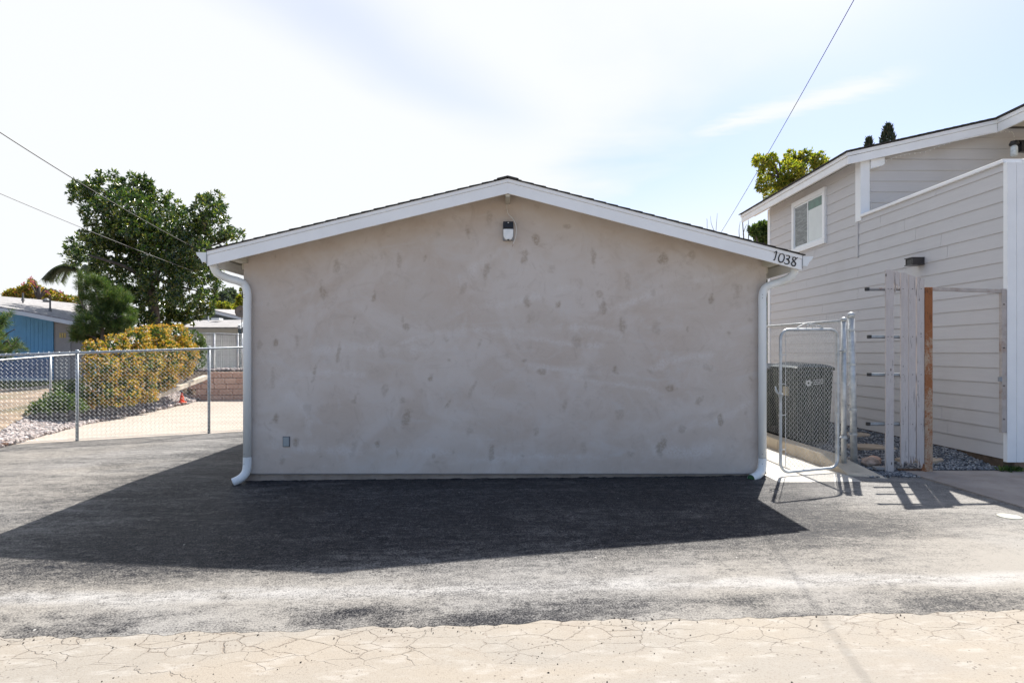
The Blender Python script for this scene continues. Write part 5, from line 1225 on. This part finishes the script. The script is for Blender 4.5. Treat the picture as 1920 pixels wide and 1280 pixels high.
def small_tree(name, lab, cat, lb, Y, n, per, ln_, wd, mat, seed, foot, dsp=0.5, group=None):
    t = empty(name, tuple(P(foot[0], foot[1], Y)), lab, cat, group); lob = lobes_px(lb, Y, dsp, seed)
    whorls(lob, n, per, ln_, wd, seed, shell=0.45).build('crown', mat, t)
    mc = sum((Vector(l[0]) for l in lob), Vector()) / len(lob)
    f_ = P(foot[0], foot[1], Y); sg = [([f_, f_.lerp(mc, 0.5) + Vector((0.05, 0, 0)), mc], 0.12, 0.05)]
    for l in lob[:8]: sg.append(([f_.lerp(mc, 0.75), mc.lerp(Vector(l[0]), 0.5), Vector(l[0])], 0.05, 0.012))
    wood(t, 'trunk', sg, n=6); return t
small_tree('flowering_vine', 'sprawling orange and pink vine tree above the blue house roof ridge', 'tree', [(22, 553, 12), (45, 548, 12), (60, 545, 14), (78, 553, 12), (95, 556, 12), (115, 562, 12), (135, 568, 12), (60, 530, 6), (15, 556, 8), (35, 556, 12)], 30, 900, 5, 0.15, 0.09, M_vine, 81, (70, 650))
small_tree('pink_sprig', 'thin sprigs with pink flowers above the blue house roof', 'plant', [(44, 533, 3), (60, 522, 3), (62, 530, 3), (93, 548, 4), (112, 548, 3), (72, 540, 3)], 29.5, 22, 4, 0.10, 0.06, M_pinkfl, 83, (66, 640), 0.1)
small_tree('far_dark_tree', 'distant dark grey green tree over the far roofs', 'tree', [(418, 562, 14), (430, 556, 14), (408, 568, 10), (440, 566, 12), (425, 575, 16)], 70, 1500, 5, 0.35, 0.22, M_far, 85, (425, 640), 1.5)
small_tree('far_yellow_tree', 'low yellow and orange foliage above the far gable roof', 'tree', [(412, 574, 8), (425, 576, 10), (438, 580, 9), (405, 578, 8), (400, 572, 8)], 42, 420, 5, 0.16, 0.10, M_yg, 87, (425, 640), 0.5)
small_tree('lime_vine', 'lime green leaves beside the left downspout above the dish', 'plant', [(455, 545, 5), (452, 562, 8), (449, 574, 7), (458, 568, 8)], 25, 260, 5, 0.10, 0.07, M_yg, 89, (462, 640), 0.2)
# right: tree behind the two-storey house
small_tree('yellow_green_tree', 'yellow green tree rising behind the eave of the grey house', 'tree', [(1428, 305, 13), (1445, 300, 11), (1440, 322, 16), (1432, 345, 13), (1478, 303, 12), (1497, 298, 11), (1517, 293, 10), (1535, 300, 12), (1547, 310, 9), (1485, 322, 20), (1515, 318, 20), (1462, 338, 16), (1500, 345, 20), (1442, 362, 11), (1478, 358, 14), (1420, 300, 6), (1505, 287, 5), (1482, 289, 5)], 24, 900, 7, 0.17, 0.07, M_yg, 91, (1440, 640), 0.7)
small_tree('slit_tree', 'green tree showing between the garage eave and the grey house', 'tree', [(1425, 436, 14), (1432, 428, 12), (1437, 448, 12), (1415, 432, 9), (1440, 500, 16), (1438, 540, 18), (1440, 590, 20), (1438, 640, 22), (1438, 690, 20)], 17.5, 1900, 6, 0.11, 0.06, M_green, 93, (1440, 740), 0.3)
for nm_lab, bx_, by_, hgt_, sd_ in (('taller dark cypress tip above the grey house roof', 1665, 238, 0.55, 1), ('shorter dark cypress tip above the grey house roof', 1629, 264, 0.4, 2)):
    t = empty('cypress', tuple(P(bx_, 660, 30)), nm_lab, 'tree', 'cypresses behind the grey house'); tp_ = np.array(P(bx_, by_, 30)); rg_ = np.random.RandomState(sd_)
    n = 2600; hh = rg_.random(n) ** 1.1 * 6.0; rad = 0.46 * (1 - np.exp(-hh * 1.5)) * hgt_ / 0.55 * np.sqrt(rg_.uniform(0.2, 1, n)); an = rg_.uniform(0, 6.28, n)
    c = np.stack([tp_[0] + rad * np.cos(an), tp_[1] + rad * np.sin(an), tp_[2] - hh], 1); dd = unit(np.stack([np.cos(an) * 0.35, np.sin(an) * 0.35, np.ones(n)], 1) + rg_.randn(n, 3) * 0.25)
    leaves(c, dd, 0.28, 0.07, sd_).build('crown', M_cyp, t); wood(t, 'trunk', [([P(bx_, 660, 30), P(bx_, 450, 30), P(bx_, by_ + 12, 30)], 0.16, 0.02)], n=6)
bs_t = empty('bare_sapling', tuple(P(1394, 640, 17)), 'bare leafless branches poking above the right garage roof', 'tree')
BK = [([P(1398, 640, 17), P(1396, 480, 17), P(1392, 410, 17)], 0.03, 0.012), ([P(1397, 500, 17), P(1404, 440, 17), P(1403, 412, 17)], 0.02, 0.006), ([P(1396, 490, 17), P(1386, 440, 17), P(1388, 415, 17)], 0.014, 0.004), ([P(1393, 440, 17), P(1398, 425, 17), P(1402, 420, 17)], 0.01, 0.004), ([P(1340, 600, 17), P(1342, 450, 17), P(1345, 400, 17)], 0.012, 0.004), ([P(1342, 440, 17), P(1334, 420, 17), P(1332, 405, 17)], 0.008, 0.003), ([P(1325, 600, 17), P(1326, 430, 17), P(1325, 410, 17)], 0.01, 0.003)]
wood(bs_t, 'branches', BK, n=5)
# grass tufts on the left bank
gr_ = []; rgn = np.random.RandomState(2); n = 5200
y_ = rgn.uniform(17.5, 24, n); x_ = -11.4 - rgn.uniform(0, 7, n) - (y_ - 17) * 0.3
cc_ = np.array([(a_, b_, bank(a_, b_) - 0.02) for a_, b_ in zip(x_, y_)])
tag(leaves(cc_, unit(rgn.randn(n, 3) * 0.4 + np.array([0, 0, 1.0])), 0.14, 0.02, 5).build('grass', M_grass), 'strip of sunny yellow green grass before the blue house', 'grass', kind='stuff')

# ================================================================== LEFT: EDGING, BLOCK WALL, CONE
e0, e1 = P(283, 742, 15.7), P(386, 703, 18.6)
eg = MB(); dd = (e1 - e0).normalized(); pr = Vector((-dd.y, dd.x, 0)) * 0.09
eg.hexa([e0 - pr - Vector((0, 0, .12)), e0 + pr - Vector((0, 0, .12)), e1 + pr - Vector((0, 0, .12)), e1 - pr - Vector((0, 0, .12)), e0 - pr, e0 + pr, e1 + pr, e1 - pr])
tag(eg.build('edging_beam', M_curb), 'pale concrete edging beam sloping up along the rock strip', 'edging')
bw = empty('block_wall', (-9, 19.3, 0), 'low retaining wall of reddish split blocks behind the sandy pad', 'wall')
rr = random.Random(12)
for row in range(5):
    z0 = -0.13 + row * 0.185; x_ = -10.45 + max(0, 0) + (0.1 if row % 2 else -0.12) + (0, 0.35, 0.15, 0.5, 0.75)[row] + (-0.15 if row == 0 else 0)
    x_ = {0: -10.45, 1: -10.15, 2: -10.4, 3: -9.95, 4: -9.75}[row]
    while x_ < -6.2:
        wd = rr.uniform(0.36, 0.44); ins = row * 0.012 + rr.uniform(0, 0.01)
        MB().box((x_ + 0.006, 19.12 + ins, z0 + 0.006), (x_ + wd - 0.006, 19.34 + ins, z0 + 0.179)).build('block', M_block, bw, bevel=0.008)
        x_ += wd
cn = empty('traffic_cone', tuple(P(341, 755, 17.3)), 'small orange traffic cone on the sandy pad by the rocks', 'cone')
c = P(341, 754, 17.3)
MB().box((c.x - 0.10, c.y - 0.10, c.z - 0.01), (c.x + 0.10, c.y + 0.10, c.z + 0.02)).build('base', M_cone, cn, bevel=0.01)
MB().lathe([(0.075, 0.021), (0.05, 0.15), (0.025, 0.27), (0.022, 0.28), (0.0, 0.281)], tuple(c), 18).build('cone_body', M_cone, cn, smooth=True)

# ================================================================== BLUE HOUSE
bh = empty('blue_house', (-17, 20, 0.4), 'blue panelled house with a grey shingle roof at the far left', 'house')
def quadbox(name, a, b, dy, mat, parent, thick):
    """slab through four roof points"""
    pass
Fp = [P(-60, 570, 18.6), P(0, 577.5, 19.2), P(45, 584.5, 19.6), P(162, 607.5, 20.6)]
Tp = [P(-60, 550, 25.5), P(0, 557, 25.5), P(60, 562, 25.5), P(175, 574, 25.5)]
rm = MB(); n = 4; up_ = Vector((0, 0, 0.04))
vs = [p + up_ for p in Fp] + [p + up_ for p in Tp] + list(Fp) + list(Tp)
rm.add(vs, [(i, i + 1, i + 5, i + 4) for i in range(3)] + [(8 + i, 12 + i, 13 + i, 9 + i) for i in range(3)] + [(i, 8 + i, 9 + i, i + 1) for i in range(3)] + [(4 + i, 5 + i, 13 + i, 12 + i) for i in range(3)] + [(0, 4, 12, 8), (3, 11, 15, 7)])
rf = rm.build('roof', M_shingle_grey, bh)
for a_, b_ in zip(Fp[:-1], Fp[1:]):
    o_ = Vector((0, -0.03, 0)); h_ = Vector((0, 0, -0.13)); t_ = Vector((0, -0.035, -0.002))
    MB().hexa([a_ + h_ + o_, b_ + h_ + o_, b_ + h_, a_ + h_, a_ + o_, b_ + o_, b_, a_]).build('fascia', M_fasc, bh)
YB = 21.2
def WX(px_): return P(px_, 0, YB).x
def wtop(px_): return P(px_, (573 + 12 * (px_ + 60) / 105) if px_ < 45 else 584.5 + 23 * (px_ - 45) / 117, YB).z - 0.02
def panel(nm, a_, b_, y0_, y1_, zb_, mt, gap=0.004):
    return MB().prism([(WX(a_) + gap, zb_), (WX(b_) - gap, zb_), (WX(b_) - gap, wtop(b_)), (WX(a_) + gap, wtop(a_))], 'y', y0_, y1_).build(nm, mt, bh)
k = -70
while k < 41: panel('wall_panel', k, min(k + 18.5, 41), YB + 0.12, YB + 0.2, 0.2, M_blue); k += 18.5
bounds = [41, 49, 57, 64, 72, 80, 88, 98]
for a_, b_ in zip(bounds[:-1], bounds[1:]): panel('wall_panel', a_, b_, YB, YB + 0.05, 0.3, M_blue)
panel('wall_backing', -70, 170, YB + 0.21, YB + 0.3, 0.3, M_blue, 0)
panel('corner_trim', 98.3, 101, YB - 0.03, YB + 0.06, 0.3, M_blue, 0)
panel('door_wall', 101.3, 165, YB, YB + 0.04, 0.3, M_doorgrey, 0)
dr = MB().box((WX(105), YB - 0.02, 0.3), (WX(133), YB - 0.002, P(0, 607, YB).z)).build('door', material('door_grey', color=(0.31, 0.30, 0.31), rough=0.5, var=0.04), bh)
for xk in (112.5, 117, 121.5):
    a_, b_ = P(xk, 633, YB), P(xk + 3, 624, YB); MB().box((a_.x, YB - 0.035, a_.z), (b_.x, YB - 0.021, b_.z)).build('numeral', M_yellow, dr)
MB().box((WX(-70), YB - 0.14, 0.25), (WX(97), YB - 0.06, P(0, 672, YB).z)).build('lower_band', M_navy, bh)  # darker blue band across the lower wall
MB().box((WX(-70), YB - 0.18, P(0, 713, YB).z), (WX(97), YB - 0.142, P(0, 708, YB).z)).build('pale_band', M_fasc, bh)
for (xk, y0_, y1_) in ((43, 549, 563), (94, 560, 583)):
    a_, b_ = P(xk, y1_, 22.3 if xk < 50 else 20.9), P(xk, y0_, 22.3 if xk < 50 else 20.9); 
    MB().tube([a_ - Vector((0, 0, 0.1)), b_], 0.028, 8).tube([a_ - Vector((0, 0, 0.02)), a_ + Vector((0, 0, 0.13))], [0.06, 0.03], 8).build('vent_pipe', M_wire_grey, rf)
a_ = P(87, 564, 24.5); MB().lathe([(0.12, 0), (0.13, 0.08), (0.05, 0.16), (0, 0.17)], tuple(a_ - Vector((0, 0, .05))), 10).build('roof_vent', M_wire_grey, rf)
# ================================================================== FAR HOUSES RIGHT OF THE MAGNOLIA
fh = empty('tan_garage_building', (-12.5, 26, 0.8), 'low tan building with sectional door under a grey hip roof', 'building')
YG = 26.0
def G(x, y, Y=YG): return P(x, y, Y)
a_, b_ = G(352, 697), G(452, 616)
MB().box((a_.x, YG, 0.6), (G(446, 0).x, YG + 0.2, b_.z)).build('wall', M_tanwall, fh)
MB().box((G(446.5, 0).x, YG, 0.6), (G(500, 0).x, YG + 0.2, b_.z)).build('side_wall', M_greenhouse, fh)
gd0, gd1 = G(388, 0).x, G(445, 0).x
gdr = MB().box((gd0, YG - 0.02, 0.7), (gd1, YG - 0.002, 2.25)).build('garage_door', material('door_frame_grey', color=(0.30, 0.30, 0.30), rough=0.6), fh)
M_sec = material('door_section_paint', color=(0.44, 0.43, 0.43), rough=0.5, var=0.04)
for r_ in range(5):
    for c_ in range(4):
        x0 = lerp(gd0, gd1, c_ / 4); x1_ = lerp(gd0, gd1, (c_ + 1) / 4); z0 = 0.72 + r_ * 0.305
        MB().box((x0 + 0.015, YG - 0.035, z0 + 0.008), (x1_ - 0.015, YG - 0.021, z0 + 0.297)).build('door_panel', M_sec, gdr)
rp4 = [G(340, 614), G(446, 614), G(470, 600, 29.5), G(366, 601, 29.5)]
MB().hexa([p - Vector((0, 0, 0.05)) for p in rp4] + [p + Vector((0, 0, 0.02)) for p in rp4]).build('roof', M_shingle_grey, fh)
a_, b_ = G(446, 616, 25.9), G(458, 608, 27.2)
MB().hexa([a_, a_ + Vector((.12, 0, 0)), b_ + Vector((.12, 0, 0)), b_, a_ + Vector((0, 0, .16)), a_ + Vector((.12, 0, .16)), b_ + Vector((.12, 0, .16)), b_ + Vector((0, 0, .16))]).build('fascia', M_fasc, fh)
a_ = G(407, 600, 28.6); MB().box((a_.x - 0.18, 28.4, a_.z), (a_.x + 0.20, 28.8, a_.z + 0.09)).build('skylight', M_white, fh)
a_ = G(391, 601, 28.8); MB().tube([a_ - Vector((0, 0, .1)), a_ + Vector((0, 0, .22))], 0.03, 8).build('vent_pipe', M_white, fh)
ff = empty('slate_blue_house', (-14, 34, 0.8), 'slate blue gable house behind the tan building', 'house')
YH = 34.0
gp_ = [P(340, 640, YH), P(470, 640, YH), P(470, 601, YH), P(394, 584, YH), P(340, 600, YH)]
MB().prism([(p.x, p.z) for p in gp_], 'y', YH, YH + 4).build('wall', M_greenhouse, ff)
ap, ep = P(394, 581, YH - 0.4), P(475, 600, YH - 0.4); ep2 = P(330, 600, YH - 0.4)
for E_ in (ep, ep2):
    ap_, e_ = ap, E_
    w1 = [ap_, e_]
    MB().hexa([ap_ - Vector((0, 0, .16)), e_ - Vector((0, 0, .16)), e_ - Vector((0, -.05, .16)), ap_ - Vector((0, -.05, .16)), ap_, e_, e_ + Vector((0, .05, 0)), ap_ + Vector((0, .05, 0))]).build('fascia', M_fasc, ff)
    MB().hexa([ap_ + Vector((0, 0, .001)), e_ + Vector((0, 0, .001)), e_ + Vector((0, 5, .30)), ap_ + Vector((0, 5, .30)), ap_ + Vector((0, 0, .05)), e_ + Vector((0, 0, .05)), e_ + Vector((0, 5, .35)), ap_ + Vector((0, 5, .35))]).build('roof', M_shingle_grey, ff)
sdsh = empty('satellite_dish', tuple(P(449, 600, 24)), 'brown grey satellite dish beside the left downspout', 'dish')
c = P(451, 584, 24); dm = MB(); n = 18; vs = []
for i, r_ in enumerate((0.0, 0.09, 0.17, 0.24)):
    for j in range(n): a_ = 6.283 * j / n; vs.append((c.x + r_ * math.cos(a_), c.y + 0.06 - r_ * r_ * 1.0, c.z + r_ * math.sin(a_)))
dm.add(vs, [(i * n + j, i * n + (j + 1) % n, (i + 1) * n + (j + 1) % n, (i + 1) * n + j) for i in range(3) for j in range(n)])
d_o = dm.build('reflector', material('dish_grey', color=(0.25, 0.22, 0.21), rough=0.5), sdsh, smooth=True); sm_ = d_o.modifiers.new('solid', 'SOLIDIFY'); sm_.thickness = 0.008
MB().tube([c + Vector((0, 0.06, 0)), c + Vector((0.02, 0.08, -0.3)), P(453, 640, 24)], 0.02, 8).build('mast', M_wire_grey, sdsh)

# ================================================================== OVERHEAD WIRES
def wire(name, A, B, sag, r, mat, lab):
    A, B = Vector(A), Vector(B); pts = []
    for i in range(31):
        t = i / 30; q = A.lerp(B, t); q.z -= sag * 4 * t * (1 - t); pts.append(q)
    tag(MB().tube(pts, r, 6).build(name, mat), lab, 'wire')
a_, b_ = P(1597, -6, 5.72), P(1351, 434, 12.4); d_ = (b_ - a_)
wire('power_cable', a_ - d_ * 0.35, b_ + d_ * 0.15, 0.10, 0.0042, M_wire, 'thick black cable rising steeply over the right side of the garage')
a_, b_ = P(0, 233, 14), P(368, 466, 20.5); d_ = b_ - a_
wire('power_cable', a_ - d_ * 0.5, b_, 0.22, 0.012, M_wire, 'upper black cable coming in from the left above the magnolia')
a_, b_ = P(0, 356, 14), P(362, 508, 20.8); d_ = b_ - a_
wire('power_cable', a_ - d_ * 0.5, b_, 0.10, 0.008, M_wire_grey, 'lower thin grey cable crossing the middle of the magnolia')

# weeds growing at the foot of the white corner trim
we = empty('corner_weed', (6.05, 7.02, 0.04), 'small bright green weed under the white corner trim of the grey house', 'plant')
rgn = np.random.RandomState(12); n = 150
cc_ = np.stack([rgn.uniform(5.90, 6.16, n), rgn.uniform(6.98, 7.05, n), np.full(n, 0.03)], 1)
leaves(cc_, unit(rgn.randn(n, 3) * 0.5 + np.array([0, 0, 1.0])), 0.07, 0.018, 5).build('foliage', M_green, we)
wood(we, 'stems', [([(6.0, 7.02, 0.02), (6.01, 7.02, 0.06), (6.0, 7.01, 0.09)], 0.003, 0.001)], n=5)
